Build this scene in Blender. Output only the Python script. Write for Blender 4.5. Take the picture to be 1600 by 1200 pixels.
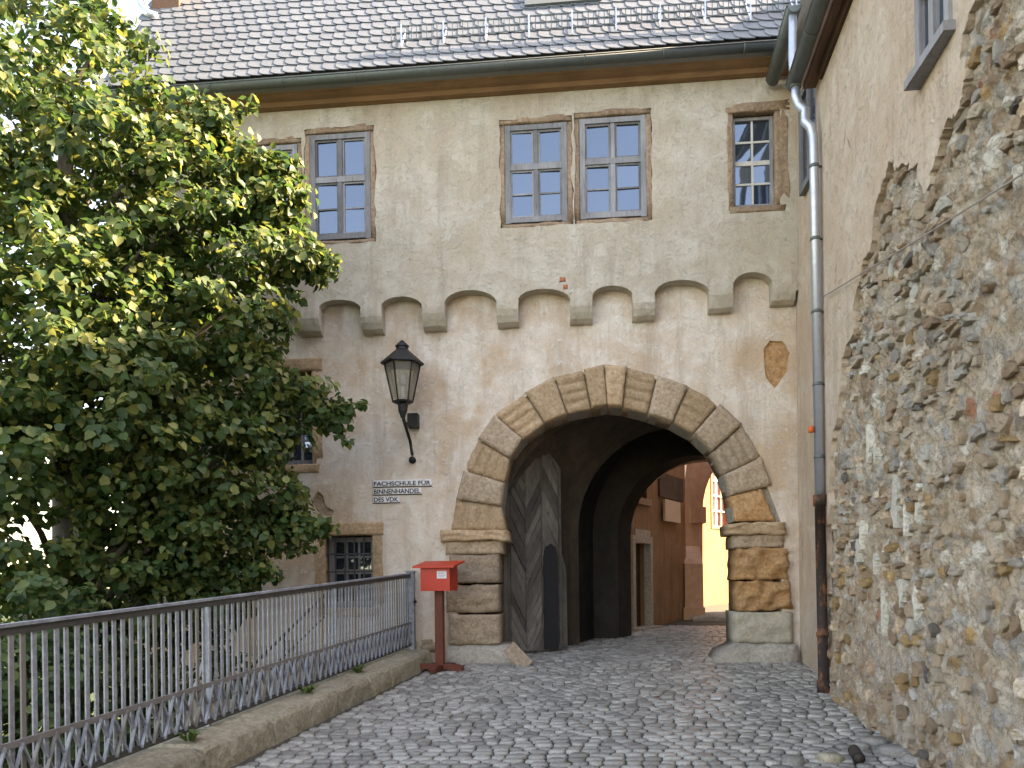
import bpy, math, random
import numpy as np
from mathutils import Vector, Matrix, noise
from mathutils.geometry import tessellate_polygon
random.seed(7); rng = np.random.default_rng(7)
scene = bpy.context.scene
for o in list(bpy.data.objects): bpy.data.objects.remove(o)
COL = scene.collection

# ------------------------------------------------------------------ camera
YAW, ROLL, FPX, HZ, EYE = math.radians(5.3), 0.012, 1200.0, 910.0, 1.15
Rv = Vector((math.cos(YAW), math.sin(YAW), 0)); Fv = Vector((-math.sin(YAW), math.cos(YAW), 0)); Zv = Vector((0, 0, 1))
Rc = Rv*math.cos(ROLL) - Zv*math.sin(ROLL); Uc = Zv*math.cos(ROLL) + Rv*math.sin(ROLL)
cam_d = bpy.data.cameras.new('camera'); cam = bpy.data.objects.new('camera', cam_d); COL.objects.link(cam)
cam.matrix_world = Matrix(((Rc.x, Uc.x, -Fv.x, 0), (Rc.y, Uc.y, -Fv.y, 0), (Rc.z, Uc.z, -Fv.z, EYE), (0, 0, 0, 1)))
cam_d.sensor_width = 36; cam_d.lens = FPX/1600*36; cam_d.shift_y = (HZ-600)/1600
cam_d.clip_start = 0.05; cam_d.clip_end = 3000
scene.camera = cam
# ------------------------------------------------------------------ sky, sun, exposure
SUN = Vector((1.3, 0.26, 1.0)).normalized()
w = bpy.data.worlds.new('World'); scene.world = w; w.use_nodes = True
wn = w.node_tree.nodes; wl = w.node_tree.links
sky = wn.new('ShaderNodeTexSky'); sky.sky_type = 'NISHITA'; sky.sun_disc = False
sky.sun_elevation = math.asin(SUN.z); sky.sun_rotation = math.atan2(SUN.x, SUN.y)
sky.air_density = 1.0; sky.dust_density = 1.2; sky.ozone_density = 1.0
bg = wn['Background']; bg.inputs['Strength'].default_value = 0.15
wl.new(sky.outputs[0], bg.inputs[0])
sd = bpy.data.lights.new('sun', 'SUN'); sd.energy = 4.2; sd.angle = math.radians(0.6); sd.color = (1, 0.965, 0.91)
sun = bpy.data.objects.new('sun', sd); COL.objects.link(sun)
sun.rotation_euler = SUN.to_track_quat('Z', 'Y').to_euler(); sun.location = (20, 4, 30)
vs = scene.view_settings
vs.view_transform = 'Standard'; vs.look = 'None'; vs.gamma = 1; vs.use_curve_mapping = False
vs.exposure = 3.0
try:
    vs.use_white_balance = True; vs.white_balance_temperature = 9900; vs.white_balance_tint = 20
except Exception: pass

# ------------------------------------------------------------------ pixel helpers
def ray(px, py): return Fv + Rc*((px-800)/FPX) + Uc*((HZ-py)/FPX)
def F(px, py, Y=11.0):                                   # pixel -> (x, z) on the vertical plane y = Y
    d = ray(px, py); t = Y/d.y
    return (d.x*t, EYE + d.z*t)
def gz(y): return 0.055*(y-11) if y < 11 else 0.03*(y-11)
SK = math.tan(math.radians(3.3))
WX = F(1248, 900, 11.0)[0]-.15
def wall_x(y): return WX - SK*(11-y)                   # face of the building on the right
def W(px, py, off=0.0):                                  # pixel -> (y, z) on that face
    d = ray(px, py); t = (WX-off-11*SK)/(d.x - d.y*SK)
    return (d.y*t, EYE + d.z*t)

# ------------------------------------------------------------------ materials
class NT:
    def __init__(s, name):
        s.m = bpy.data.materials.new(name); s.m.use_nodes = True
        s.n = s.m.node_tree.nodes; s.l = s.m.node_tree.links; s.b = s.n['Principled BSDF']
        s.tc = s.n.new('ShaderNodeTexCoord')
    def coord(s, sc=(1, 1, 1), out='Object'):
        mp = s.n.new('ShaderNodeMapping'); mp.inputs['Scale'].default_value = sc
        s.l.new(s.tc.outputs[out], mp.inputs[0]); return mp.outputs[0]
    def noise(s, scale, det=6, rough=.6, sc=(1, 1, 1), dist=0):
        t = s.n.new('ShaderNodeTexNoise'); t.inputs['Scale'].default_value = scale; t.inputs['Detail'].default_value = det
        t.inputs['Roughness'].default_value = rough; t.inputs['Distortion'].default_value = dist
        s.l.new(s.coord(sc), t.inputs['Vector']); return t.outputs['Fac']
    def voro(s, scale, out='Distance', sc=(1, 1, 1), feat='F1'):
        t = s.n.new('ShaderNodeTexVoronoi'); t.feature = feat; t.inputs['Scale'].default_value = scale
        s.l.new(s.coord(sc), t.inputs['Vector']); return t.outputs[out]
    def ramp(s, fac, stops):
        r = s.n.new('ShaderNodeValToRGB'); e = r.color_ramp.elements
        while len(e) < len(stops): e.new(0.5)
        for k, (p, c) in enumerate(stops):
            e[k].position = p; e[k].color = (c, c, c, 1) if isinstance(c, (int, float)) else (*c, 1)
        s.l.new(fac, r.inputs[0]); return r.outputs[0]
    def mix(s, fac, a, b, mode='MIX'):
        m = s.n.new('ShaderNodeMix'); m.data_type = 'RGBA'; m.blend_type = mode
        for sock, v in ((m.inputs[0], fac), (m.inputs[6], a), (m.inputs[7], b)):
            if hasattr(v, 'links'): s.l.new(v, sock)
            elif isinstance(v, (int, float)): sock.default_value = v
            else: sock.default_value = (*v, 1)
        return m.outputs[2]
    def math(s, op, a, b):
        m = s.n.new('ShaderNodeMath'); m.operation = op
        for k, v in ((0, a), (1, b)):
            if hasattr(v, 'links'): s.l.new(v, m.inputs[k])
            else: m.inputs[k].default_value = v
        return m.outputs[0]
    def objrand(s): return s.n.new('ShaderNodeObjectInfo').outputs['Random']
    def island(s): return s.n.new('ShaderNodeNewGeometry').outputs['Random Per Island']
    def finish(s, color, rough=.8, bumps=(), spec=.3, metal=0):
        if hasattr(color, 'links'): s.l.new(color, s.b.inputs['Base Color'])
        else: s.b.inputs['Base Color'].default_value = (*color, 1)
        if hasattr(rough, 'links'): s.l.new(rough, s.b.inputs['Roughness'])
        else: s.b.inputs['Roughness'].default_value = rough
        s.b.inputs['Specular IOR Level'].default_value = spec; s.b.inputs['Metallic'].default_value = metal
        prev = None
        for h, st, d in bumps:
            b = s.n.new('ShaderNodeBump'); b.inputs['Strength'].default_value = st; b.inputs['Distance'].default_value = d
            s.l.new(h, b.inputs['Height'])
            if prev is not None: s.l.new(prev, b.inputs['Normal'])
            prev = b.outputs[0]
        if prev is not None: s.l.new(prev, s.b.inputs['Normal'])
        return s.m
MAT = {}
def plaster(name, base, light, dark, ochre, amt_l=.5, amt_o=.5, streak=True, bstr=.6):
    t = NT(name)
    big = t.noise(.9, 5, .65); mid = t.noise(3.2, 8, .7, dist=.6); fine = t.noise(26, 8, .75); st = t.noise(2.2, 6, .7, sc=(2.2, 2.2, .22))
    c = t.mix(t.ramp(mid, [(.42, 0), (.62, 1)]), base, light)
    c = t.mix(t.math('MULTIPLY', t.ramp(big, [(.48, 0), (.60, 1)]), amt_o), c, ochre)
    if streak: c = t.mix(t.math('MULTIPLY', t.ramp(st, [(.50, 0), (.72, 1)]), .55), c, dark)
    fl = t.noise(7.5, 9, .8, sc=(1, 1, 1.3), dist=1.2)
    flake = t.ramp(fl, [(.56, 0), (.585, 1)])
    c = t.mix(t.math('MULTIPLY', flake, amt_l), c, light)
    pit = t.ramp(t.noise(11, 7, .8, dist=.8), [(.29, 1), (.34, 0)])
    c = t.mix(t.math('MULTIPLY', pit, .55), c, dark)
    c = t.mix(t.ramp(fine, [(.3, .25), (.7, 0)]), c, dark)
    fk2 = t.ramp(t.noise(19, 8, .8, sc=(.75, .75, 1.5), dist=1.5), [(.60, 0), (.64, 1)]); c = t.mix(t.math('MULTIPLY', fk2, amt_l*.9), c, tuple(min(.85, x*1.12) for x in light))
    sc2 = t.ramp(t.noise(15, 8, .8, sc=(.5, .5, 1.6), dist=1.8), [(.35, 1), (.39, 0)]); c = t.mix(t.math('MULTIPLY', sc2, .4), c, dark)
    MAT[name] = t.finish(c, .9, [(fk2, bstr*.4, .01), (sc2, -bstr*.5, .01), (mid, bstr*.5, .05), (flake, bstr*.5, .012), (pit, -bstr*.5, .012), (fine, bstr, .012)], .15)
plaster('plaster_upper', (.50, .435, .35), (.60, .55, .47), (.30, .24, .185), (.47, .365, .265), .75, .5, bstr=1.15)
plaster('plaster_lower', (.70, .58, .48), (.80, .735, .66), (.36, .26, .19), (.56, .38, .24), .8, .75, bstr=1.1)
plaster('plaster_side', (.60, .475, .365), (.68, .58, .48), (.32, .23, .17), (.54, .39, .27), .6, .5, bstr=1.3)
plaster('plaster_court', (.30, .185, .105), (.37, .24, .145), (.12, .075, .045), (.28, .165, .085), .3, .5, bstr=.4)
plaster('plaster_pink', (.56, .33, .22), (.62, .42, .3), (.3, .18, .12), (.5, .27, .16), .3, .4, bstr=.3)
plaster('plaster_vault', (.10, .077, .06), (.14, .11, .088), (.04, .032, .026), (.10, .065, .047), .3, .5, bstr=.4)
plaster('plaster_vault_shade', (.03, .026, .023), (.045, .04, .034), (.015, .013, .012), (.035, .027, .02), .3, .5, bstr=.4)  # near-black plaster: the shade deep in the passage put into its colour
plaster('plaster_yellow', (.30, .18, .075), (.34, .21, .095), (.22, .125, .05), (.28, .16, .06), .2, .3, False, .2)
def stone(name, a, b, c, rough=.85, sc=1.0, bstr=.8, vary=.35):
    for suffix in ('', '_mass'):                            # one stone per object / many stones joined in one mesh
        t = NT(name+suffix); n1 = t.noise(4*sc, 7, .7, dist=.5); n2 = t.noise(22*sc, 8, .75); n3 = t.noise(60*sc, 4, .7); pit = t.voro(34*sc)
        col = t.mix(t.ramp(n1, [(.35, 0), (.65, 1)]), a, b)
        col = t.mix(t.ramp(n2, [(.38, .7), (.6, 0)]), col, c)
        r = t.island() if suffix else t.objrand()
        v = t.math('ADD', t.math('MULTIPLY', r, vary), 1-vary*.5)
        hs = t.n.new('ShaderNodeHueSaturation'); t.l.new(v, hs.inputs['Value']); t.l.new(col, hs.inputs['Color'])
        MAT[name+suffix] = t.finish(hs.outputs[0], rough, [(n1, bstr*.5, .05), (n2, bstr, .02), (pit, bstr*.4, .012), (n3, bstr*.5, .006)], .25)
stone('sandstone', (.48, .325, .20), (.57, .415, .275), (.27, .165, .095), vary=.35)
stone('sandstone_grey', (.41, .305, .215), (.50, .385, .28), (.2, .14, .10), vary=.35)
stone('sandstone_orange', (.52, .27, .115), (.56, .35, .19), (.22, .11, .05), vary=.2)
stone('sandstone_pale', (.46, .42, .33), (.5, .44, .33), (.28, .26, .22), vary=.2)
stone('brown_frame', (.33, .22, .15), (.44, .32, .22), (.17, .11, .075), vary=.2)
stone('plinth', (.42, .37, .30), (.52, .47, .40), (.22, .20, .17), vary=.2)
stone('kerb_stone', (.31, .265, .20), (.41, .36, .275), (.15, .145, .085), vary=.4)
stone('cobble', (.32, .305, .275), (.40, .38, .34), (.20, .19, .168), rough=.45, sc=1.5, bstr=.5, vary=.7)
for nm, a in (('rub_tan', (.60, .46, .33)), ('rub_beige', (.62, .52, .41)), ('rub_grey', (.50, .46, .41)), ('rub_dark', (.24, .215, .19)), ('rub_brown', (.45, .32, .22)), ('rub_ochre', (.52, .34, .17)), ('rub_red', (.42, .15, .08)), ('rub_white', (.70, .66, .58))):
    stone(nm, a, tuple(min(.8, x*1.2) for x in a), tuple(x*.55 for x in a), sc=1.6, bstr=.9, vary=.35)
def mortar():
    t = NT('rubble_mortar'); n1 = t.noise(2.2, 7, .7); n2 = t.noise(14, 9, .8, dist=.8); cell = t.voro(11, 'Color'); cd = t.voro(11); n3 = t.noise(45, 6, .8)
    c = t.mix(t.ramp(n1, [(.38, 0), (.6, 1)]), (.40, .28, .185), (.50, .43, .345))
    sep = t.n.new('ShaderNodeSeparateColor'); t.l.new(cell, sep.inputs[0])
    c2 = t.ramp(sep.outputs[0], [(0, (.28, .2, .14)), (.3, (.5, .40, .3)), (.55, (.42, .40, .37)), (.75, (.62, .56, .47)), (1, (.34, .20, .11))])
    c = t.mix(.55, c, c2)
    c = t.mix(t.ramp(n2, [(.34, .85), (.5, 0)]), c, (.13, .10, .08))
    c = t.mix(t.ramp(n2, [(.6, 0), (.68, .7)]), c, (.66, .60, .52))
    MAT['rubble_mortar'] = t.finish(c, .95, [(cd, -.6, .03), (n2, 1, .03), (n3, .8, .01)], .1)
mortar()
def relief():
    t = NT('rubble_relief'); a = t.n.new('ShaderNodeAttribute'); a.attribute_name = 'stone_colour'; n1 = t.noise(9, 8, .75, dist=.6); n2 = t.noise(26, 9, .8, dist=1); n3 = t.noise(60, 6, .8); n4 = t.noise(1.1, 5, .7)
    c = t.mix(t.ramp(n1, [(.34, .6), (.5, 0)]), a.outputs['Color'], (.24, .18, .135)); c = t.mix(t.ramp(n1, [(.57, 0), (.66, .65)]), c, (.70, .64, .55))
    c = t.mix(t.ramp(n2, [(.35, .6), (.43, 0)]), c, (.15, .11, .085)); c = t.mix(t.ramp(n4, [(.52, 0), (.62, .5)]), c, (.62, .56, .49))
    v = t.n.new('ShaderNodeTexVoronoi'); v.feature = 'DISTANCE_TO_EDGE'; v.inputs['Scale'].default_value = 10
    nv = t.n.new('ShaderNodeTexNoise'); nv.inputs['Scale'].default_value = 9; nv.inputs['Detail'].default_value = 5; t.l.new(t.coord(), nv.inputs['Vector'])
    vm_ = t.n.new('ShaderNodeVectorMath'); vm_.operation = 'MULTIPLY_ADD'; t.l.new(nv.outputs['Color'], vm_.inputs[0]); vm_.inputs[1].default_value = (.3, .3, .3); t.l.new(t.coord((1, .85, 1.35)), vm_.inputs[2]); t.l.new(vm_.outputs[0], v.inputs['Vector'])
    ed = t.ramp(v.outputs['Distance'], [(.0, 0), (.16, 1)]); c = t.mix(t.ramp(v.outputs['Distance'], [(.0, .5), (.06, 0)]), c, (.2, .15, .11))  # cell edges darkened: crevice shade put into the colour for stronger relief
    MAT['rubble_relief'] = t.finish(c, .95, [(ed, .6, .025), (n1, .7, .04), (n2, 1, .03), (n3, .8, .012)], .1)
relief()
def soil():
    t = NT('joint_soil'); n = t.noise(20, 8, .8); n1 = t.noise(1.3, 4, .6)
    c = t.mix(t.ramp(n, [(.3, 0), (.7, 1)]), (.055, .05, .042), (.12, .11, .09)); c = t.mix(t.ramp(n1, [(.5, 0), (.65, .6)]), c, (.13, .115, .06))
    MAT['joint_soil'] = t.finish(c, .95, [(n, 1, .02)], .1)
    t = NT('garden_ground'); n = t.noise(9, 8, .8)
    MAT['garden_ground'] = t.finish(t.mix(t.ramp(n, [(.3, 0), (.7, 1)]), (.05, .06, .025), (.14, .12, .07)), .95, [(n, 1, .05)], .1)
    t = NT('far_ground'); n = t.noise(.05, 6, .7)
    MAT['far_ground'] = t.finish(t.mix(t.ramp(n, [(.4, 0), (.6, 1)]), (.03, .048, .018), (.05, .065, .028)), .95, (), .1)
soil()
def slate(name, a, b, mass=False):
    t = NT(name); n = t.noise(9, 6, .7); n2 = t.noise(70, 5, .7); v = t.math('MULTIPLY', t.island() if mass else t.objrand(), .5)
    c = t.mix(t.ramp(n, [(.3, 0), (.7, 1)]), a, b); c = t.mix(v, c, tuple(x*.72 for x in a))
    MAT[name] = t.finish(c, t.ramp(n, [(.3, .42), (.7, .6)]), [(n2, .3, .004), (n, .3, .01)], .5)
SLC = ((.108, .125, .137), (.145, .166, .18)); slate('slate', *SLC); slate('slate_mass', *SLC, True); slate('slate_old', (.20, .2, .195), (.27, .26, .25))
def wood(name, a, b, c, sc=(14, 14, 1.1), rough=.8):
    t = NT(name); g = t.noise(3, 8, .75, sc=sc, dist=.4); n = t.noise(2, 4, .6)
    col = t.mix(t.ramp(g, [(.35, 0), (.65, 1)]), a, b); col = t.mix(t.ramp(g, [(.30, 1), (.40, 0)]), col, c); col = t.mix(t.ramp(n, [(.4, 0), (.7, .5)]), col, c)
    v = t.math('ADD', t.math('MULTIPLY', t.objrand(), .8), .6); hs = t.n.new('ShaderNodeHueSaturation'); t.l.new(v, hs.inputs['Value']); t.l.new(col, hs.inputs['Color'])
    MAT[name] = t.finish(hs.outputs[0], rough, [(g, .7, .008)], .25)
wood('grey_wood', (.19, .19, .20), (.30, .30, .31), (.085, .08, .08))
wood('gate_wood', (.105, .09, .078), (.17, .148, .13), (.04, .034, .03), sc=(5, 5, 2))
wood('eave_wood', (.30, .16, .085), (.40, .235, .13), (.15, .08, .045), sc=(.8, 14, 14))
wood('dark_wood', (.10, .055, .035), (.15, .085, .055), (.05, .03, .02), sc=(14, .8, 14))
wood('bark', (.10, .085, .065), (.16, .14, .11), (.045, .038, .03), sc=(6, 6, 1.2))
wood('red_brown_paint', (.17, .047, .03), (.22, .065, .042), (.10, .03, .022), rough=.55)
wood('white_wood', (.6, .58, .54), (.7, .68, .63), (.4, .37, .33))
wood('red_wood', (.5, .18, .09), (.56, .22, .12), (.4, .13, .07))
def simple(name, col, rough=.5, metal=0, spec=.4, n_amt=.25, bump=.2, sc=12):
    t = NT(name); n = t.noise(sc, 7, .7); n2 = t.noise(sc*5, 5, .7)
    c = t.mix(t.ramp(n, [(.35, n_amt), (.6, 0)]), col, tuple(x*.45 for x in col))
    MAT[name] = t.finish(c, t.ramp(n, [(.3, min(1, rough+.12)), (.7, rough)]), [(n2, bump, .004)], spec, metal)
simple('zinc', (.50, .55, .62), .42, .75); simple('gutter_grey', (.13, .15, .145), .5, .35)
simple('cast_iron', (.055, .042, .036), .7, .2, n_amt=.5); simple('lamp_iron', (.018, .018, .019), .45, .3)
simple('red_paint', (.55, .028, .008), .42, 0, .5, .15); simple('label_white', (.75, .74, .76), .5, n_amt=.05); simple('ink', (.03, .03, .03), .6); simple('ink_grey', (.35, .36, .42), .6)
simple('dark_room', (.02, .02, .022), .9, n_amt=.1); simple('cable_grey', (.3, .27, .24), .7); simple('fence_dark', (.07, .07, .068), .55, .3)  # dark_room: near-black colour standing in for the shade of unlit interiors
simple('curtain', (.32, .34, .38), .9, n_amt=.2); simple('poster', (.62, .50, .36), .7, n_amt=.1); simple('orange_plastic', (.7, .12, .03), .5)
def rust():
    t = NT('rusty_iron'); n = t.noise(6, 8, .75, sc=(1, 1, .5))
    MAT['rusty_iron'] = t.finish(t.mix(t.ramp(n, [(.5, 0), (.64, 1)]), (.035, .025, .022), (.30, .11, .045)), .75, [(n, .4, .006)], .25)
    t = NT('fence_paint'); n = t.noise(7, 8, .75); v = t.objrand()
    c = t.mix(t.ramp(n, [(.42, 0), (.58, 1)]), (.19, .21, .235), (.30, .33, .375)); c = t.mix(t.ramp(n, [(.63, 0), (.68, .75)]), c, (.17, .14, .11)); c = t.mix(t.ramp(v, [(.8, 0), (.92, .8)]), c, (.17, .15, .13))
    MAT['fence_paint'] = t.finish(c, .55, [(n, .4, .006)], .35, .15)
rust()
def glass():
    t = NT('window_glass'); n = t.noise(2.5, 3, .5)
    m = t.finish((.03, .04, .055), .04, [(n, .05, .03)], .5); t.b.inputs['IOR'].default_value = 2.4; t.b.inputs['Specular Tint'].default_value = (.62, .8, 1, 1); MAT['window_glass'] = m
    t = NT('lamp_glass'); t.finish((.55, .53, .46), .25, (), .5); t.b.inputs['Transmission Weight'].default_value = .75; t.b.inputs['IOR'].default_value = 1.1; MAT['lamp_glass'] = t.m
glass()
def leaf(name, a, b, c, tr=.45):
    t = NT(name); r = t.island(); r2 = t.objrand(); n = t.noise(.9, 3, .6)
    col = t.ramp(t.math('FRACT', t.math('ADD', r, r2), 0), [(0, a), (.55, b), (.9, c), (1, c)])
    col = t.mix(t.ramp(n, [(.35, .35), (.65, 0)]), col, tuple(x*.6 for x in a))
    t.finish(col, .5, (), .35)
    tl = t.n.new('ShaderNodeBsdfTranslucent'); hs = t.n.new('ShaderNodeHueSaturation'); hs.inputs['Hue'].default_value = .485; hs.inputs['Saturation'].default_value = 1.1; hs.inputs['Value'].default_value = 1.5
    t.l.new(col, hs.inputs['Color']); t.l.new(hs.outputs[0], tl.inputs[0])
    mx = t.n.new('ShaderNodeMixShader'); mx.inputs[0].default_value = tr
    t.l.new(t.b.outputs[0], mx.inputs[1]); t.l.new(tl.outputs[0], mx.inputs[2])
    t.l.new(mx.outputs[0], t.n['Material Output'].inputs[0]); MAT[name] = t.m
leaf('leaf_lime', (.034, .078, .026), (.06, .115, .034), (.19, .21, .06), .42)
leaf('leaf_shrub', (.025, .06, .02), (.04, .085, .026), (.09, .13, .04), .25)
leaf('leaf_weed', (.06, .12, .03), (.09, .16, .04), (.14, .19, .06), .3)

# ------------------------------------------------------------------ mesh helpers
class MB:
    def __init__(s): s.v = []; s.f = []
    def add(s, v, f):
        k = len(s.v); s.v += [tuple(p) for p in v]; s.f += [tuple(i+k for i in q) for q in f]; return s
    def box(s, x0, x1, y0, y1, z0, z1):
        return s.add([(x0, y0, z0), (x1, y0, z0), (x1, y1, z0), (x0, y1, z0), (x0, y0, z1), (x1, y0, z1), (x1, y1, z1), (x0, y1, z1)],
              [(0, 3, 2, 1), (4, 5, 6, 7), (0, 1, 5, 4), (1, 2, 6, 5), (2, 3, 7, 6), (3, 0, 4, 7)])
    def tube(s, pts, r, n=10, cap=True):
        pts = [Vector(p) for p in pts]; rs = r if isinstance(r, (list, tuple)) else [r]*len(pts); v = []; f = []
        t0 = (pts[1]-pts[0]).normalized(); a = t0.orthogonal().normalized()
        for i, p in enumerate(pts):
            t = (pts[min(i+1, len(pts)-1)]-pts[max(i-1, 0)]).normalized(); a = (a - t*a.dot(t)).normalized(); b = t.cross(a)
            for k in range(n):
                an = 2*math.pi*k/n; v.append(p + (a*math.cos(an)+b*math.sin(an))*rs[i])
        for i in range(len(pts)-1):
            for k in range(n): f.append((i*n+k, i*n+(k+1) % n, (i+1)*n+(k+1) % n, (i+1)*n+k))
        if cap: f.append(tuple(range(n))[::-1]); f.append(tuple((len(pts)-1)*n+k for k in range(n)))
        return s.add(v, f)
    def bar(s, p, q, wd, th, up=(0, 0, 1)):                 # rectangular bar p->q
        p, q = Vector(p), Vector(q); t = (q-p).normalized(); a = t.cross(Vector(up)).normalized(); b = a.cross(t).normalized()
        a = a*wd/2; b = b*th/2
        return s.add([p-a-b, p+a-b, p+a+b, p-a+b, q-a-b, q+a-b, q+a+b, q-a+b], [(0, 3, 2, 1), (4, 5, 6, 7), (0, 1, 5, 4), (1, 2, 6, 5), (2, 3, 7, 6), (3, 0, 4, 7)])
    def ring(s, rings, cap0=True, cap1=True):               # list of closed rings with equal counts
        n = len(rings[0]); v = [p for r in rings for p in r]; f = []
        for i in range(len(rings)-1):
            for k in range(n): f.append((i*n+k, i*n+(k+1) % n, (i+1)*n+(k+1) % n, (i+1)*n+k))
        if cap0: f.append(tuple(range(n))[::-1])
        if cap1: f.append(tuple((len(rings)-1)*n+k for k in range(n)))
        return s.add(v, f)
    def mesh(s, name, mat, smooth=False, fix=True):
        me = bpy.data.meshes.new(name); me.from_pydata(s.v, [], s.f)
        if fix:
            import bmesh
            bm = bmesh.new(); bm.from_mesh(me); bmesh.ops.recalc_face_normals(bm, faces=bm.faces); bm.to_mesh(me); bm.free()
        me.materials.append(MAT[mat])
        if smooth: me.polygons.foreach_set('use_smooth', [True]*len(me.polygons))
        me.update(); return me
    def build(s, name, mat, parent=None, smooth=False, fix=True, **tags):
        return link(name, s.mesh(name, mat, smooth, fix), parent, **tags)
def link(name, me, parent=None, **tags):
    o = bpy.data.objects.new(name, me); COL.objects.link(o)
    if parent is not None: o.parent = parent; o.matrix_parent_inverse = parent.matrix_world.inverted() if False else Matrix.Translation(-parent.location)
    for k, v in tags.items(): o[k] = v
    return o
def thing(name, label, cat, loc, group=None):
    o = bpy.data.objects.new(name, None); COL.objects.link(o); o.location = loc; o.empty_display_size = .2
    o['label'] = label; o['category'] = cat
    if group: o['group'] = group
    return o
def jag(loop, step=.12, amp=.015, seed=0.0):
    out = []
    n = len(loop)
    for i in range(n):
        a = Vector((*loop[i], 0)); b = Vector((*loop[(i+1) % n], 0)); L = (b-a).length; k = max(1, int(L/step)); d = (b-a)/max(L, 1e-6); nn = Vector((-d.y, d.x, 0))
        for j in range(k):
            p = a.lerp(b, j/k)
            if j: p = p + nn*(noise.noise(Vector((p.x*5+seed, p.y*5, seed)))*amp*1.3 + random.uniform(-.4, .4)*amp)
            out.append((p.x, p.y))
    return out
def wall_mesh(outer, holes, to3, t0, t1):                   # polygon with holes, extruded between two depths
    loops = [outer]+holes; vecs = [[Vector((p[0], p[1], 0)) for p in l] for l in loops]; tris = tessellate_polygon(vecs)
    flat = [p for l in loops for p in l]; n = len(flat); mb = MB()
    mb.v = [to3(p, t0) for p in flat]+[to3(p, t1) for p in flat]
    mb.f = [tuple(t) for t in tris]+[tuple(i+n for i in t[::-1]) for t in tris]
    k = 0
    for l in loops:
        for i in range(len(l)):
            a, b = k+i, k+(i+1) % len(l); mb.f.append((a, b, b+n, a+n))
        k += len(l)
    return mb
xz = lambda p, y: (p[0], y, p[1])
def nz(x, y, z, s=1.0): return noise.noise(Vector((x*s, y*s, z*s)))
def stone_quad(name, c, yf, yb, mat, parent, flutes=0, rough=.012, edge=.03, N=14, Mm=10, **tags):
    # block whose front is the (x, z) quad c = [a0, a1, b1, b0]; a -> b runs along the first parameter
    a0, a1, b1, b0 = [Vector((p[0], 0, p[1])) for p in c]; sd = random.uniform(0, 50); mb = MB(); g = {}
    if flutes: Mm = flutes*6
    for i in range(N+1):
        for j in range(Mm+1):
            u, v = i/N, j/Mm; p = a0.lerp(a1, v).lerp(b0.lerp(b1, v), u)
            e = min(u, 1-u)*(b0-a0).length; e2 = min(v, 1-v)*(a1-a0).length
            fall = min(1, min(e, e2)/edge); y = yf + (1-fall)**2*edge*.8
            y += nz(p.x+sd, 3, p.z, 7)*rough*1.6 + nz(p.x+sd, 9, p.z, 22)*rough
            if flutes and fall > .5: y += .034*(1-abs(math.sin(math.pi*flutes*v)))**1.5
            cx = (nz(p.x+sd, 1, p.z, 6))*rough*.7; cz = (nz(p.x+sd, 5, p.z, 6))*rough*.7
            g[i, j] = len(mb.v); mb.v.append((p.x+cx, y, p.z+cz))
    for i in range(N):
        for j in range(Mm): mb.f.append((g[i, j], g[i+1, j], g[i+1, j+1], g[i, j+1]))
    ed = [g[i, 0] for i in range(N)]+[g[N, j] for j in range(Mm)]+[g[i, Mm] for i in range(N, 0, -1)]+[g[0, j] for j in range(Mm, 0, -1)]
    k = len(mb.v); mb.v += [(mb.v[e][0], yb, mb.v[e][2]) for e in ed]; n = len(ed)
    for i in range(n): mb.f.append((ed[i], ed[(i+1) % n], k+(i+1) % n, k+i))
    mb.f.append(tuple(range(k, k+n)))
    return mb.build(name, mat, parent, True, **tags)
def rect(px0, py0, px1, py1, Y):                            # pixel rectangle -> x0, x1, z0, z1 at plane Y
    pm, qm = (px0+px1)/2, (py0+py1)/2
    return F(px0, qm, Y)[0], F(px1, qm, Y)[0], F(pm, py1, Y)[1], F(pm, py0, Y)[1]

ss = lambda y: WX+.155-SK*(11-y)                        # set-back strip beside the gatehouse
# ================================================================== GROUND
FX0, FY0, FK = F(643, 1015, 10.72)[0], 10.72, math.tan(math.radians(7.9))
def fence_x(y): return FX0 - FK*(FY0-y)
land = MB(); land.add([(-1500, -1500, -1.9), (1500, -1500, -1.9), (1500, 1500, -1.9), (-1500, 1500, -1.9)], [(0, 1, 2, 3)])
land.build('ground', 'far_ground', None, fix=False, kind='structure', label='open land around the castle')
gd = MB(); n = 26
for i in range(n+1):
    for j in range(n+1):
        x = -16+13.1*i/n; y = -4+15*j/n; gd.v.append((min(x, fence_x(y)-.05), y, -1.55+.12*nz(x, y, 0, .7)+.5*max(0, (x+6)/3)*(.3 if y > 9 else .6)))
for i in range(n):
    for j in range(n): gd.f.append((i*(n+1)+j, (i+1)*(n+1)+j, (i+1)*(n+1)+j+1, i*(n+1)+j+1))
gd.build('garden_ground', 'garden_ground', None, True, kind='structure', label='sunken garden bed below the railing')
rd = MB(); ys = [-20, -10, -5, 0, 3, 5, 7, 9, 11, 12, 13, 14, 15, 17, 20, 26, 34]
for y in ys:
    x0 = fence_x(y)+.02 if y < 10.8 else -4.0; x1 = 3.6 if y < 11.5 else 9
    rd.v += [(x0, y, gz(y)), (x1, y, gz(y))]
for i in range(len(ys)-1): rd.f.append((2*i, 2*i+1, 2*i+3, 2*i+2))
road = rd.build('cobbled_road', 'joint_soil', None, fix=False, kind='structure', label='grey cobbled ramp rising to the gate')
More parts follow.
